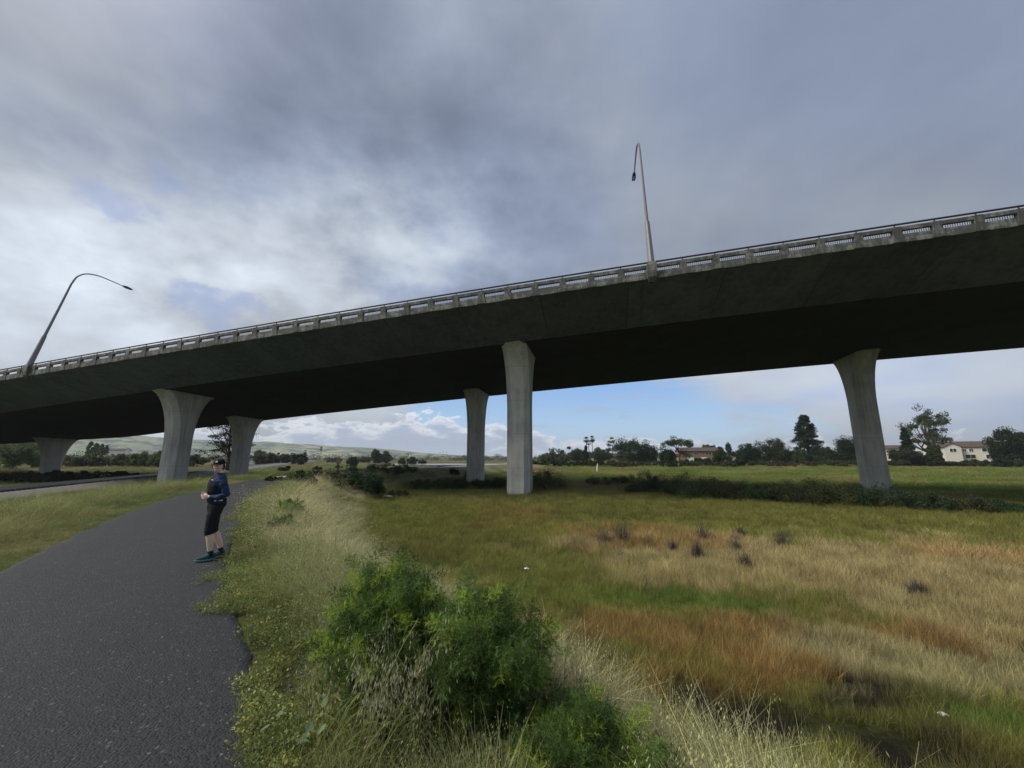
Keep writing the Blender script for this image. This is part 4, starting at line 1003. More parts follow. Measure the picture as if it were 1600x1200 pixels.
# thin dead shrubs on the straw patch
def dead_shrub(px, by, wpx, hp, lab, seed):
    P0 = gp(px, by, 3.62); r = np.random.default_rng(seed); X, Y = P0; hh_ = hpx(hp, Y)*1.4; ww = hpx(wpx, Y)*1.35
    V = []; F = []; n = 0
    for i in range(170):
        a = r.random()*6.28; q = r.random()**.6; p0 = np.array((r.normal()*ww*.14, r.normal()*ww*.14, 0)); p1 = np.array((ww*.5*q*math.cos(a), ww*.5*q*math.sin(a), hh_*(.35+.65*r.random())*(1-.35*q)))
        pm = (p0+p1)/2+r.normal(size=3)*.03; s_ = np.array((math.cos(a+1.5), math.sin(a+1.5), 0))*.005
        for A, B, wA, wB in ((p0, pm, 1.4, 1), (pm, p1, 1, .4)):
            V += [A-s_*wA, A+s_*wA, B+s_*wB, B-s_*wB]; F.append([n, n+1, n+2, n+3]); n += 4
        for k in range(3):
            b0 = pm+(p1-pm)*r.random(); b1 = b0+r.normal(size=3)*.05+np.array((0, 0, .05)); V += [b0-s_*.5, b0+s_*.5, b1+s_*.3, b1-s_*.3]; F.append([n, n+1, n+2, n+3]); n += 4
    o = link('dead_shrub', mesh_np('dead_shrub', np.array(V), np.array(F)), M['deadwood']); o.location = (X, Y, ghz(X, Y)-.02)
    tag(o, lab, 'dead shrub', 'dead grey shrubs on the straw-coloured patch')
M['deadwood'] = simple('dead_stems', (.062, .054, .054), .95, var=.4)
for i, a in enumerate([(945, 853, 46, 24, 'dead grey shrub, left half of the widest dark clump'), (972, 850, 38, 30, 'dead grey shrub, right and taller half of the widest dark clump'), (1013, 853, 20, 12, 'small dead shrub just right of the widest clump'),
        (1098, 845, 30, 22, 'rounded dead shrub in the back row of the straw patch'), (1158, 838, 24, 16, 'dead shrub at the back of the straw patch, right of the rounded one'), (1150, 848, 18, 12, 'tiny dead shrub in front of the rear right one'),
        (1224, 856, 32, 24, 'spiky dead shrub standing alone at the right of the group'), (1090, 878, 22, 26, 'upright dead shrub in the middle of the group'), (1052, 868, 16, 18, 'thin upright dead shrub left of the middle one'),
        (1152, 868, 16, 18, 'small dark dead shrub above the nearest one'), (1166, 896, 22, 24, 'nearest dead shrub, at the front of the group'), (1435, 932, 28, 18, 'lone dead shrub far to the right on the straw patch'), (975, 880, 44, 12, 'low flattened dead shrub in front of the widest clump')]):
    dead_shrub(*a, 300+i)
for px, py, lab in ((1497, 986, 'tiny dark green plant on the straw patch at the right'), (1143, 989, 'tiny dark green plant among the rust-coloured grass')):
    P0 = gp(px, py); tree('shrub', P0[0], P0[1], .22, .32, 'shrub', (.03, .06, .02), lab, 'plant', seed=px, leaf=.04, dens=.8)

# ------------------------------------------------------------------ houses beyond the marsh
def wall_quad(mb, c, d, rz=0): mb.box(c, d, rz)
def house(px, Fd, wd, dp, eave, rz, wallm, label, wins, gable=True, garage=False, zb=None, ridge=2.2):
    X, Y = at(px, Fd); z = ghz(X, Y)-.1 if zb is None else zb
    if px > 1380: z += 1.2
    root = empty('house', (X, Y, z), rz); tag(root, label, 'house')
    mb = MB().box((0, 0, eave/2-.7), (wd, dp, eave+1.4))
    if gable:
        hx, hy = wd/2, dp/2
        for sx in (-1, 1):
            x0 = sx*(hx-.10)
            mb.loft([[(x0-.1, -hy, eave), (x0-.1, hy, eave), (x0-.1, 0, eave+ridge)], [(x0+.1, -hy, eave), (x0+.1, hy, eave), (x0+.1, 0, eave+ridge)]])
    mb.build('wall', M[wallm], root)
    hx, hy = wd/2+.45, dp/2+.6; e0 = eave-.6*ridge/(dp/2)
    mb = MB()
    for sy in (-1, 1):
        mb.loft([[(-hx, sy*hy, e0+.05), (-hx, 0, eave+ridge+.05), (-hx, 0, eave+ridge+.27), (-hx, sy*hy, e0+.27)],
                 [(hx, sy*hy, e0+.05), (hx, 0, eave+ridge+.05), (hx, 0, eave+ridge+.27), (hx, sy*hy, e0+.27)]])
    mb.build('roof', M['roof'], root)
    for (wx, wz, ww, wh) in wins:
        f = MB()
        for a, b_, c, d in ((wx, wz+wh/2, ww+.24, .12), (wx, wz-wh/2, ww+.24, .12), (wx-ww/2, wz, .12, wh), (wx+ww/2, wz, .12, wh), (wx, wz, .09, wh)):
            f.box((a, -dp/2-.06, b_), (c, .14, d))
        fo = f.build('window', M['white' if wallm == 'cream' else 'cream'], root)
        MB().box((wx, -dp/2-.02, wz), (ww, .06, wh)).build('pane', M['glass'], fo)
    if px == 1487.6:
        f = MB()
        for a, b_, c, d in ((0, 5.45, .12, 2.5), (0, 3.75, .12, 2.5)): f.box((-wd/2-.06, a, b_), (.14, d, .12))
        for a in (-1.2, 0, 1.2): f.box((-wd/2-.06, a, 4.6), (.12, .12, 1.6))
        fo = f.build('window', M['white'], root); MB().box((-wd/2-.02, 0, 4.6), (.06, 2.4, 1.6)).build('pane', M['glass'], fo)
    if garage:
        for gx_ in garage: MB().box((gx_, -dp/2-.04, 1.15), (3.2, .1, 2.2)).build('garage_door', M['white'], root)
    return root
house(1502, 205, 24, 11, 6.3, -.55, 'cream', 'long cream townhouse block with a brown roof at the right', [(-9.5, 4.6, 2.6, 1.7), (0.2, 4.6, 1.5, 1.6), (2.6, 4.6, 1.5, 1.6), (8, 4.7, 3.4, 1.8), (-9, 1.6, 2.4, 1.8), (2, 1.5, 3.6, 1.9), (8.5, 1.4, 2.6, 2.0)], ridge=2.6)
house(1487.6, 202.9, 8, 6, 6.3, -.55+math.pi/2, 'cream', 'cream townhouse gable wing facing the marsh, left of the long block', [], ridge=1.7)
house(1398, 215, 15, 10, 5.6, -.5, 'cream', 'cream house with brown roof showing just right of the right-hand pier', [(-3, 4.0, 1.6, 1.3), (1.5, 4.0, 2.0, 1.3)], ridge=1.6)
house(1092, 218, 21, 10, 5.5, -.22, 'brown', 'brown-roofed townhouse with pale garage doors left of the narrow pointed tree', [(-2, 4.2, 2.2, 1.2), (4, 4.2, 3, 1.2)], garage=(-5, 1.5), ridge=1.8)
house(1028, 232, 15, 9, 3.2, .03, 'cream', 'low pale bungalow peeping out right of the big dark tree', [(1, 1.7, 2.2, 1.1), (4.5, 1.7, 1.2, 1.1)], ridge=1.3)
house(958, 255, 26, 9, 3.0, 0, 'brown', 'long low brown house below the palms', [(-8, 1.6, 1.8, 1), (-3, 1.6, 1.8, 1), (5, 1.6, 1.8, 1)], ridge=1.5)
house(1148, 230, 12, 9, 3.4, 0, 'cream', 'small cream house in the gap right of the narrow pointed tree', [(-1, 1.9, 1.6, 1.1)], ridge=1.5)
house(1590, 215, 18, 9, 3.2, -.1, 'cream', 'low cream house behind the round-headed tree at the right edge', [(0, 1.8, 2, 1.2)], ridge=1.5)
house(165, 190, 15, 8, 3.4, .5, 'white', 'low shed with a white wall among the trees left of the left front pier', [(1, 1.7, 1.4, 1)], ridge=1.2)
house(170, 330, 22, 12, 9.5, .4, 'white', 'large white building standing higher behind the poplars', [(-4, 6, 2, 1.5), (4, 6, 2, 1.5)], ridge=1.5)
house(405, 215, 9, 7, 3.6, .2, 'white', 'small white shed right of the back left pier', [(0, 1.8, 1.2, 1)], ridge=.9)

# ------------------------------------------------------------------ small things
# post with a marker board beside the path
P0 = gp(527, 746, 1.9); root = empty('trail_post', (P0[0], P0[1], ghz(*P0)-.02), .2)
tag(root, 'weathered brown post with a small board beside the path near the bend', 'trail sign')
MB().box((0, 0, .85), (.14, .14, 1.7)).build('post', M['wood'], root)
MB().box((0, -.09, 1.45), (.42, .05, .5)).build('board', M['sign'], root)
MB().loft([[(-.12, -.12, 1.7), (.12, -.12, 1.7), (.12, .12, 1.7), (-.12, .12, 1.7)], [(-.03, -.03, 1.82), (.03, -.03, 1.82), (.03, .03, 1.82), (-.03, .03, 1.82)]]).build('cap', M['wood'], root)
P0 = gp(517, 728, 1.9); b_ = MB().tube([(0, 0, 0), (0, 0, .95), (0, 0, 1.05), (0, 0, 1.12)], [.13, .12, .10, .04], 10).build('bollard', M['darkmetal']); b_.location = (P0[0], P0[1], ghz(*P0)-.02)
tag(b_, 'short dark bollard standing far along the path beyond the brown post', 'bollard')
# marker post in the marsh
P0 = gp(933, 737, 3.6); b_ = MB().tube([(0, 0, 0), (.05, 0, 1.3), (.22, 0, 2.2)], [.16, .14, .10], 6).build('marker_stake', M['white']); b_.location = (P0[0], P0[1], ghz(*P0)-.05)
tag(b_, 'pale leaning stake out on the meadow below the palms', 'stake')
def rag(px, py, s_, H, name, lab, seed):
    P0 = gp(px, py, H); r = np.random.default_rng(seed); n = 9; V = []
    for j in range(n):
        for i in range(n):
            u, v_ = i/(n-1)-.5, j/(n-1)-.5; rr_ = 1-.5*r.random()*(abs(u) > .4 or abs(v_) > .4)
            V.append((u*s_*rr_*1.5, v_*s_*rr_, .06*s_+abs(r.normal())*.22*s_*(1-2*abs(u))))
    ii = [[j*n+i, j*n+i+1, (j+1)*n+i+1, (j+1)*n+i] for j in range(n-1) for i in range(n-1)]
    o = link(name, mesh_np(name, V, np.array(ii)), M['plastic']); o.location = (P0[0], P0[1], ghz(*P0)+.12); md = o.modifiers.new('thick', 'SOLIDIFY'); md.thickness = .006
    tag(o, lab, 'litter')
rag(605, 778, .62, 3.6, 'plastic_bag', 'crumpled white plastic bag lying on the marsh at the levee toe', 1)
rag(1476, 1128, .09, 3.55, 'paper_scrap', 'tiny white scrap of paper in the grass at the lower right', 2)
rag(823, 893, .12, 3.6, 'paper_scrap', 'tiny white scrap of paper on the green grass right of the levee', 3)
rag(173, 772, .5, 3.1, 'plastic_bag', 'small white bag on the grass by the railway ballast', 4)

# ------------------------------------------------------------------ fennel bushes: feathery thread-leaved plumes on jointed stems
def fennel(x, y, h, wd, nst, label, seed, dens=1.0, lean=(0, 0), thread=.0015, bright=.16):
    r = np.random.default_rng(seed); root = empty('fennel_bush', (x, y, ghz(x, y)-.03)); tag(root, label, 'fennel bush')
    mb = MB(); B0 = []; B1_ = []; CC = []
    for i in range(nst):
        a = r.random()*6.283; q = math.sqrt(r.random()); ex, ey = wd/2*q*math.cos(a)+lean[0], wd/2*q*math.sin(a)+lean[1]; hh = h*(1-.42*q*q)*(.8+.25*r.random())
        b0 = np.array((ex*.18, ey*.18, 0)); b1 = np.array((ex*.55, ey*.55, hh*.6)); b2 = np.array((ex, ey, hh))
        mb.tube([b0, b1, b2], [.010, .008, .004], 5)
        npl = int(9*dens)
        for k in range(npl):
            t_ = .12+.88*(k+r.random())/npl; p = (1-t_)**2*b0 + 2*t_*(1-t_)*b1 + t_*t_*b2
            d = r.normal(size=3)*.9; d[2] = abs(d[2])*.5+.35; d += np.array((ex, ey, 0))*.5; d /= np.linalg.norm(d)
            L_ = (.20+.16*r.random())*(1 if t_ < .9 else .8)
            br = r.random() < bright*(1.6 if t_ > .8 else .5)
            col = np.array((.30, .40, .06)) if br else np.array((.105, .172, .046))*(.45+1.1*r.random())
            m_ = 24; tt = (np.arange(m_)+.5)/m_
            side = np.cross(d, r.normal(size=3)); side /= np.linalg.norm(side); oth = np.cross(d, side)
            for j in range(m_):
                c0 = p + d*L_*tt[j] - np.array((0, 0, .05))*tt[j]**2
                reach = .125*(1-.75*tt[j])*(.7+.6*r.random()); ph = j*2.4; u = side*math.cos(ph)+oth*math.sin(ph)+d*.55; u /= np.linalg.norm(u)
                B0.append(c0); B1_.append(c0+u*reach); CC.append(col*(.8+.4*r.random()))
                nt = 19
                f_ = r.random((nt, 1)); q0 = c0+u*reach*f_; dd = r.normal(size=(nt, 3))*.6+u*.8; dd /= np.linalg.norm(dd, axis=1)[:, None]
                q1 = q0+dd*(.018+.028*r.random((nt, 1)))
                B0.extend(q0); B1_.extend(q1); CC.extend([col*(.75+.5*k_) for k_ in r.random(nt)])
    A = np.array(B0); B = np.array(B1_); N = len(A); C = np.repeat(np.array(CC), 3, 0)
    s_ = np.cross(B-A, r.normal(size=(N, 3))); s_ /= np.linalg.norm(s_, axis=1)[:, None]+1e-9; s_ *= thread
    V = np.stack([A-s_, A+s_, B], 1).reshape(-1, 3)
    me = mesh_np('foliage', V, np.arange(N*3).reshape(N, 3), col=C); me.materials.append(M['leaf']); link('foliage', me, None, root)
    mb.build('stems', M['fstem'], root, smooth=True); return root
M['fstem'] = simple('fennel_stem', (.10, .16, .05), .6, var=.3)
fennel(-.88, 3.12, .97, .90, 32, 'big feathery dark green fennel bush in the foreground, its taller left half', 1, 1.9)
fennel(-.22, 2.92, .82, .92, 34, 'big feathery dark green fennel bush in the foreground, its lower right half', 2, 1.9, bright=.12)
fennel(.44, 2.46, .42, .72, 20, 'bright green fennel tops poking up at the bottom edge of the view', 3, 1.6, bright=.28)
fennel(-6.75, 12.3, .55, .8, 12, 'small bright green fennel clump on the verge behind the walking person', 4, .9, thread=.005, bright=.5)
fennel(-5.4, 9.6, .32, .5, 7, 'tiny green fennel clump low in the verge grass', 5, .6, thread=.004, bright=.2)
# dead branching stalks standing above the grass
def stalk(x, y, h, label, seed, spread=.22):
    r = np.random.default_rng(seed); mb = MB()
    def br(p, d, L_, rad, lv):
        m_ = p+d*L_*.5+r.normal(size=3)*.02; e = p+d*L_+r.normal(size=3)*.03; mb.tube([p, m_, e], [rad, rad*.8, rad*.5], 4)
        if lv > 0:
            for k in range(3 if lv > 1 else 2):
                q = d+r.normal(size=3)*.42; q[2] = abs(q[2])+.25; q /= np.linalg.norm(q); br(p+(e-p)*(.45+.5*r.random()), q, L_*.62, rad*.55, lv-1)
    br(np.zeros(3), np.array((r.normal()*.12, r.normal()*.12, 1.0)), h*.55, .0055, 3)
    o = mb.build('dead_stalk', M['deadstalk']); o.location = (x, y, ghz(x, y)-.02); tag(o, label, 'dead stalk', 'dead weed stalks on the levee slope')
M['deadstalk'] = simple('grey_dead_stalk', (.13, .105, .085), .9, var=.3)
stalk(.42, 3.55, 1.05, 'dark branching dead stalk rising right of the big fennel bush', 3)
stalk(-.55, 5.4, .85, 'pale branching dead stalk rising behind the top of the big fennel bush', 5)
stalk(.95, 4.4, .75, 'thin leaning dead stalk in the straw grass right of the fennel', 8)
# single tall oat plants in front of the fennel, big enough to show their own spikelets
def oat_plant(x, y, h, seed, n=6):
    r = np.random.default_rng(seed); V = []; F = []; C = []; nv = [0]
    def quad(a, b_, c, d, col): V.extend([a, b_, c, d]); F.append([nv[0], nv[0]+1, nv[0]+2, nv[0]+3]); C.extend([col]*4); nv[0] += 4
    for i in range(n):
        p = np.array((r.normal()*.05, r.normal()*.05, 0)); a = r.random()*6.28; dr = np.array((math.cos(a), math.sin(a), 0)); hh = h*(.7+.4*r.random()); prev = p
        sc_ = np.array((.24, .25, .12))*(.7+.5*r.random())
        w_ = np.array((-dr[1], dr[0], 0))*.0018
        pts = [p+np.array((0, 0, 1))*hh*t_+dr*hh*.30*t_**3 for t_ in np.linspace(0, 1, 8)]
        for j in range(7): quad(pts[j]-w_, pts[j]+w_, pts[j+1]+w_*.8, pts[j+1]-w_*.8, sc_)
        for j in range(4):                                  # long strap leaves
            s0 = pts[1+j]; b_ = r.random()*6.28; dl = np.array((math.cos(b_), math.sin(b_), 0)); wl = np.array((-dl[1], dl[0], 0))*.005; L_ = .16+.16*r.random()
            q = [s0+dl*L_*t_+np.array((0, 0, .12*t_-.28*t_*t_)) for t_ in np.linspace(0, 1, 5)]; lc = np.array((.16, .19, .06))*(.6+.8*r.random())
            for k in range(4): quad(q[k]-wl*(1-k/4.5), q[k]+wl*(1-k/4.5), q[k+1]+wl*(1-(k+1)/4.2), q[k+1]-wl*(1-(k+1)/4.2), lc)
        for m_ in range(13):                                # spikelets on hair stalks
            s0 = pts[-1]*(1-.0)+(pts[-3]-pts[-1])*r.random()*1.2; b_ = r.random()*6.28; of = np.array((math.cos(b_), math.sin(b_), -.3-.6*r.random()))*(.02+.035*r.random())
            e = s0+of; quad(s0-w_*.3, s0+w_*.3, e+w_*.3, e-w_*.3, sc_)
            L_ = .024+.008*r.random(); hw2 = np.array((-math.sin(b_), math.cos(b_), 0))*.0042; c = np.array((.52, .50, .34))*(.75+.5*r.random()); tip = e+np.array((of[0]*.2, of[1]*.2, -L_))
            quad(e, (e+tip)/2+hw2, tip, (e+tip)/2-hw2, c); hw3 = np.array((math.cos(b_), math.sin(b_), 0))*.0032; quad(e, (e+tip)/2+hw3, tip, (e+tip)/2-hw3, c*.85)
    me = mesh_np('oat_plant', np.array(V), np.array(F), col=np.array(C)); me.materials.append(M['leaf']); return me
oat_me = [oat_plant(0, 0, .78, 500+i) for i in range(4)]
xy = []; ro = np.random.default_rng(9)
for i in range(900):
    a = math.radians(ro.uniform(-38, 62)); Rr = ro.uniform(1.9, 5.2); X, Y = Rr*math.sin(a), Rr*math.cos(a)
    d_ = float(path_d(np.array([X]), np.array([Y]))[0][0])
    if 3.0 < d_ < 4.8 and Rr > 3.0 and near_fennel(np.array([X]), np.array([Y]))[0] > .42: xy.append((X, Y))
xy = xy[:190]
for i in range(15): xy.append((-.66+ro.normal()*.13, 2.50+ro.normal()*.08))
xy = np.array(xy); C_tall = coll('tall_oats', oat_me)
for me in oat_me: me.materials.clear(); me.materials.append(M['leaf'])
scatter('wild_oats', xy, height(xy[:, 0], xy[:, 1])-.02, sc3(.6+.45*ro.random(len(xy))), np.ones((len(xy), 3)), C_tall, 'single wild oat plants with hanging pale spikelets round the foreground fennel', 4, .12)
# mallow: a few broad pale leaves in the weeds
def mallow(x, y, n, label, seed, s0=.07):
    r = np.random.default_rng(seed); V = []; F = []; C = []; nv = 0
    for i in range(n):
        a = r.random()*6.28; q = .16*math.sqrt(r.random()); c = np.array((q*math.cos(a), q*math.sin(a), .10+.16*r.random())); nrm = Vector((r.normal()*.5, r.normal()*.5-.3, 1)).normalized(); t_ = nrm.orthogonal().normalized(); b_ = nrm.cross(t_); s_ = s0*(.6+.7*r.random()); cc = np.array((.17, .24, .13))*(.7+.5*r.random())
        V.append(c); C.append(cc); k = 14
        for j in range(k):
            th = 6.283*j/k; rr_ = s_*(1+.12*math.cos(5*th))*(.55 if j == 0 else 1); V.append(c+np.array(t_)*rr_*math.cos(th)+np.array(b_)*rr_*math.sin(th)+np.array(nrm)*.18*s_); C.append(cc)
        for j in range(k): F.append([nv, nv+1+j, nv+1+(j+1) % k])
        nv += k+1
    root = empty('mallow_plant', (x, y, ghz(x, y)-.01)); tag(root, label, 'plant')
    me = mesh_np('leaves', np.array(V), np.array(F), col=np.array(C)); me.materials.append(M['leaf']); link('leaves', me, None, root)
    mb = MB()
    for i in range(n): mb.tube([(0, 0, -.02), tuple(V[i*15]*np.array((.6, .6, .6))), tuple(V[i*15])], [.003, .0025, .002], 4)
    mb.build('stems', M['fstem'], root)
P0 = gp(497, 1160, 1.62); mallow(P0[0], P0[1], 6, 'small plant with round pale green leaves in the weeds at the bottom of the view', 1, .032)
P0 = gp(455, 1172, 1.62); mallow(P0[0], P0[1], 5, 'round-leaved pale green plant nearest the path edge, left of its twin', 2, .03)


# ------------------------------------------------------------------ the person on the path
def remesh(mb_, name, mat, parent, vox, sm=6, loc=None):
    o = mb_.build(name, None, parent); 
    md = o.modifiers.new('r', 'REMESH'); md.mode = 'VOXEL'; md.voxel_size = vox; md.use_smooth_shade = True
    m2 = o.modifiers.new('s', 'SMOOTH'); m2.iterations = sm; m2.factor = .5
    bpy.context.view_layer.update(); dg = bpy.context.evaluated_depsgraph_get()
    me = bpy.data.meshes.new_from_object(o.evaluated_get(dg)); o.modifiers.clear(); o.data = me; me.materials.clear(); me.materials.append(mat); me.name = name
    return o
def folds(o, amp, sc_):
    from mathutils import noise as mn
    for v_ in o.data.vertices:
        p = v_.co; k_ = mn.noise(Vector((p.x*sc_, p.y*sc_, p.z*sc_*1.7))) + .5*mn.noise(Vector((p.x*sc_*2.3+4, p.y*sc_*2.3, p.z*sc_*4)))
        v_.co = p + v_.normal*(amp*k_)
def ering(cx, cy, z, rx, ry, k=20, tilt=0.0): return [(cx+rx*math.cos(6.2832*j/k), cy+ry*math.sin(6.2832*j/k), z+tilt*math.cos(6.2832*j/k)) for j in range(k)]
M['skin'] = simple('skin', (.72, .50, .39), .55, var=.06); M['navy'] = simple('navy_jacket_cloth', (.014, .034, .082), .8, var=.35, scale=9, bump=.3)
M['black'] = simple('black_cloth', (.010, .010, .013), .85, var=.3, scale=9); M['teal'] = simple('teal_shoe_mesh', (.012, .065, .068), .7, var=.3, scale=30)
M['sole'] = simple('pale_shoe_sole', (.10, .21, .21), .7); M['hair'] = simple('brown_hair', (.045, .028, .018), .7, var=.4, scale=30)
M['sock'] = simple('black_sock', (.015, .015, .017), .9); M['lip'] = simple('lips', (.35, .13, .11), .5); M['eye'] = simple('eye', (.02, .015, .012), .2)
PX_, PY_ = -5.12, 7.0; pr = empty('person', (PX_, PY_, .035), math.radians(229))
tag(pr, 'person in black cap, navy jacket, black knee-length tights and teal shoes standing on the path', 'person')
legs = {}
for sd_, kx, fx_ in ((1, .012, .025), (-1, .0, -.15)):      # left, right
    legs[sd_] = [(-.015, sd_*.088, .88), (.02+fx_*.3, sd_*.092, .70), (.03+kx+fx_*.5, sd_*.088, .47), (.0+fx_*.8, sd_*.085, .33), (-.02+fx_, sd_*.08, .20), (-.035+fx_, sd_*.078, .09)]
lr = [.098, .082, .056, .058, .045, .034]
arm = {1: [(-.01, .150, 1.335), (-.035, .205, 1.24), (-.085, .235, 1.07), (.015, .205, 1.02), (.125, .110, 1.035)], -1: [(-.01, -.150, 1.335), (-.02, -.20, 1.24), (-.05, -.225, 1.08), (.04, -.17, 1.02), (.135, -.065, 1.05)]}
ar = [.050, .044, .036, .033, .023]
torso = [(-.015, .84, .105, .150), (-.025, .90, .120, .168), (-.02, .96, .112, .160), (-.01, 1.03, .100, .138), (0, 1.12, .108, .142), (.005, 1.20, .118, .155), (0, 1.28, .110, .162), (-.01, 1.345, .085, .150), (-.012, 1.385, .062, .098), (-.008, 1.41, .052, .060), (.0, 1.47, .048, .048), (.008, 1.50, .045, .045)]
Hc = Vector((.018, 0, 1.535)); HR = Matrix.Rotation(math.radians(54), 4, 'Z')
def hp(x, y, z): v_ = HR @ Vector((x, y, z)); return tuple(Hc+v_)
b = MB(); b.loft([ering(cx, 0, z, rx, ry) for cx, z, rx, ry in torso])
for sd_ in (1, -1):
    b.tube(legs[sd_], lr, 14); b.tube(arm[sd_], ar, 12)
    a5 = legs[sd_][-1]; b.tube([(a5[0]-.03, a5[1], .05), (a5[0]+.06, a5[1], .045), (a5[0]+.16, a5[1], .03)], [.035, .036, .025], 10)
hr_rot = HR
b.ell(tuple(Hc+Vector((0, 0, .018))), (.094, .074, .100), 20, 13, hr_rot)       # skull
b.ell(hp(.028, 0, -.045), (.060, .052, .062), 16, 10, hr_rot)                    # jaw
b.tube([hp(.090, 0, .012), hp(.103, 0, -.010), hp(.112, 0, -.026), hp(.096, 0, -.034)], [.009, .011, .014, .008], 8)   # nose
for e in (1, -1):
    b.ell(hp(-.004, e*.075, -.005), (.020, .008, .030), 8, 6, hr_rot)            # ears
    b.ell(hp(.070, e*.036, -.022), (.020, .020, .018), 8, 6, hr_rot)             # cheeks
for sd_ in (1, -1):                                                               # hands
    wv = Vector(arm[sd_][-1]); fwd = (wv-Vector(arm[sd_][-2])).normalized(); fwd = Vector((fwd.x, fwd.y*.8, fwd.z-.05)).normalized()
    upv = Vector((0, -sd_*.35, 1)).normalized(); sid = fwd.cross(upv).normalized(); pc = wv+fwd*.045
    b.tube([wv-fwd*.01, wv+fwd*.03, wv+fwd*.085], [(.014, .022), (.016, .036), (.013, .038)], 10)
    for q, (of, L_, cu) in enumerate(((.034, .062, .5), (.012, .072, .6), (-.011, .068, .7), (-.033, .052, .85))):
        p0 = wv+fwd*.078+upv*of; inn = sid*(sd_*-1.0)*-1
        p1 = p0+(fwd*math.cos(cu*.5)+inn*math.sin(cu*.5))*L_*.45; p2 = p1+(fwd*math.cos(cu*1.4)+inn*math.sin(cu*1.4))*L_*.32; p3 = p2+(fwd*math.cos(cu*2.2)+inn*math.sin(cu*2.2))*L_*.25
        b.tube([p0-fwd*.02, p0, p1, p2, p3], [.0085, .0088, .0080, .0075, .0055], 7)
    t0 = wv+fwd*.025+upv*.030; b.tube([t0, t0+fwd*.02+upv*.022, t0+fwd*.052+upv*.030+sid*sd_*.012, t0+fwd*.072+upv*.024+sid*sd_*.02], [.012, .0105, .0095, .007], 7)
body = remesh(b, 'body', M['skin'], pr, .0048, 4)
# jacket: torso and sleeves, a little larger than the body
j = MB(); jt = [(cx, z, rx+.020, ry+.016) for cx, z, rx, ry in torso if .90 < z < 1.42]; jt = [(-.02, .925, .132, .178)] + jt + [(-.006, 1.425, .060, .062)]
j.loft([ering(cx, 0, z, rx, ry) for cx, z, rx, ry in jt])
for sd_ in (1, -1):
    A5 = arm[sd_][:]; A5[-1] = tuple(Vector(A5[-1])-(Vector(A5[-1])-Vector(A5[-2])).normalized()*.012); j.tube(A5, [.066, .062, .054, .050, .034], 14)
    e = Vector(A5[2]); j.ell(tuple(e+Vector((-.01, 0, 0))), (.055, .05, .05), 10, 8)
jk = remesh(j, 'jacket', M['navy'], pr, .0075, 3)
folds(jk, .011, 13)
v = MB(); vt = [(.004, 1.06, .112, .148), (.006, 1.12, .118, .152), (.006, 1.20, .128, .160), (.002, 1.28, .122, .150), (-.006, 1.35, .100, .118), (-.010, 1.40, .078, .085)]
def arc(cx, z, rx, ry, a0, a1, k=12): return [(cx+rx*math.cos(q), ry*math.sin(q), z) for q in np.linspace(a0, a1, k)]
rg = []
for cx, z, rx, ry in vt: o_ = arc(cx, z, rx+.012, ry+.010, -1.35, 1.35); i_ = arc(cx, z, rx-.02, ry-.02, 1.35, -1.35); rg.append(o_+i_)
v.loft(rg); vest = v.build('running_vest', M['black'], pr, smooth=True)
pk = MB()
for yy, zz in ((.072, 1.305), (-.072, 1.305)): pk.box((.122-abs(yy)*.35, yy, zz), (.02, .040, .026), math.atan2(yy, .14)*.8)
pk.build('white_tag', M['white'], vest)
bl = MB(); bl.loft([[(x_*1, y_, z_) for x_, y_, z_ in ering(-.02, 0, zz, .142, .186)] for zz in (.955, .985)]); blt = bl.build('waist_belt', M['black'], pr)
MB().box((-.02, .187, .970), (.075, .006, .016)).box((.045, .170, .970), (.03, .006, .016), -.5).build('belt_stripe', M['white'], blt)
# tights
tg = MB(); tg.loft([ering(cx, 0, z, rx, ry) for cx, z, rx, ry in ((-.015, .80, .085, .14), (-.02, .86, .128, .168), (-.032, .91, .136, .178), (-.02, .97, .120, .170))])
for sd_ in (1, -1): L5 = legs[sd_]; tg.tube([L5[0], L5[1], L5[2], tuple(Vector(L5[3])*.35+Vector(L5[2])*.65)], [.110, .094, .069, .066], 14)
folds(remesh(tg, 'tights', M['black'], pr, .008, 3), .006, 12)
for sd_ in (1, -1):
    a5 = Vector(legs[sd_][-1])
    MB().tube([(a5.x-.002, a5.y, .06), (a5.x+.002, a5.y, .12), (a5.x+.008, a5.y, .155)], [.043, .041, .042], 14).build('sock', M['sock'], pr, smooth=True)
    # shoe: lofted upper on a thick pale sole
    def out(x0, x1, wk, z, k=22):
        P_ = []
        for q in range(k):
            t_ = 6.2832*q/k; cx = math.cos(t_); sy_ = math.sin(t_); u = (cx+1)/2; wd_ = wk*(.82+.30*math.sin(u*math.pi*.9+.35)-.16*u)
            P_.append((a5.x+x0+(x1-x0)*u, a5.y+sy_*wd_, z+(.014*max(0, u-.75)*4 if z < .04 else 0)))
        return P_
    up_ = MB().loft([out(-.068, .200, .044, .020), out(-.070, .202, .046, .045), out(-.066, .165, .042, .070), out(-.062, .085, .038, .090), out(-.058, .045, .036, .112)])
    sh_ = up_.build('shoe', M['teal'], pr, smooth=True)
    MB().loft([out(-.070, .205, .046, -.002), out(-.078, .214, .050, .010), out(-.074, .208, .048, .028)]).build('sole', M['sole'], sh_, smooth=True)
    lc = MB()
    for q in range(5): zz = .078+.006*(4-q)-.001*q; lc.tube([(a5.x+.05+.018*q, a5.y-.024, zz-.010), (a5.x+.05+.018*q, a5.y, zz+.004-.004*q), (a5.x+.05+.018*q, a5.y+.024, zz-.010)], .003, 5)
    lc.build('laces', M['sole'], sh_)
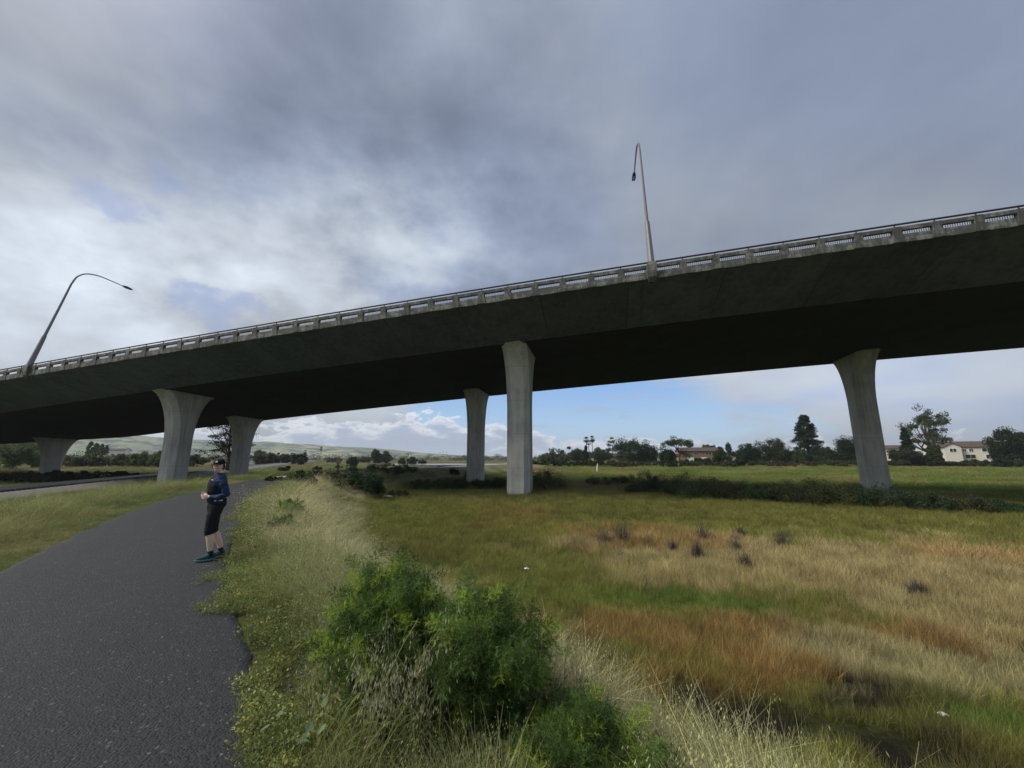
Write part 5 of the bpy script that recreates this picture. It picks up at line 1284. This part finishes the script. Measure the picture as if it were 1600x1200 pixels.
# cap
def hring(rx, ry, z, k=20, dx_=0.0): return [hp(dx_+rx*math.cos(6.2832*j_/k), ry*math.sin(6.2832*j_/k), z) for j_ in range(k)]
cp = MB().loft([hring(.101, .082, .040), hring(.104, .085, .062), hring(.098, .082, .090), hring(.078, .066, .115), hring(.045, .040, .130), hring(.010, .010, .134)])
cap = cp.build('cap', M['black'], pr, smooth=True)
brim = []
for zt_ in (.046, .038):
    brim.append([hp(.085*math.cos(q), .078*math.sin(q), zt_+.002) for q in np.linspace(-1.25, 1.25, 11)] + [hp(.085+.085*math.cos(q)**.6 if math.cos(q) > 0 else .085, .076*math.sin(q), zt_-.016*math.cos(q)) for q in np.linspace(1.3, -1.3, 11)])
MB().loft(brim).build('brim', M['black'], cap, smooth=False)
MB().loft([[hp(.104, -.020, .070), hp(.104, .020, .070), hp(.097, .010, .094), hp(.097, -.010, .094)], [hp(.112, -.020, .070), hp(.112, .020, .070), hp(.105, .010, .094), hp(.105, -.010, .094)]]).build('cap_emblem', M['white'], cap)
h_ = MB().ell(hp(-.020, 0, .006), (.088, .081, .078), 18, 12, HR); h_.tube([hp(-.095, 0, .03), hp(-.128, .004, -.01), hp(-.125, .006, -.07), hp(-.105, .006, -.12)], [.022, .028, .022, .008], 8)
for e in (1, -1): h_.tube([hp(.02, e*.080, .035), hp(.008, e*.084, .0), hp(-.012, e*.080, -.04)], [.012, .014, .010], 6)
h_.build('hair', M['hair'], pr, smooth=True)
for e in (1, -1):
    ey = MB().ell(hp(.080, e*.032, .006), (.010, .013, .007), 10, 7, HR).build('eye', M['white'], pr, smooth=True)
    MB().ell(hp(.0875, e*.031, .006), (.004, .006, .006), 8, 6, HR).build('iris', M['eye'], ey)
    MB().tube([hp(.082, e*.018, .024), hp(.086, e*.033, .028), hp(.074, e*.050, .024)], .0035, 5).build('eyebrow', M['hair'], pr)
MB().tube([hp(.083, -.022, -.058), hp(.093, 0, -.057), hp(.083, .022, -.058)], [.003, .006, .003], 6).build('mouth', M['lip'], pr)
# ------------------------------------------------------------------ haze: thin even air over the whole scene
hz = bpy.data.materials.new('haze_air'); hz.use_nodes = True; hn = hz.node_tree; hn.nodes.clear()
ho = hn.nodes.new('ShaderNodeOutputMaterial'); pv = hn.nodes.new('ShaderNodeVolumePrincipled')
pv.inputs['Color'].default_value = (.86, .92, 1, 1); pv.inputs['Density'].default_value = 0.00015; pv.inputs['Anisotropy'].default_value = 0.1
hn.links.new(pv.outputs[0], ho.inputs['Volume'])
haze = MB().box((0, 0, 112), (10400, 10400, 236)).build('haze', hz); tag(haze, kind='stuff')
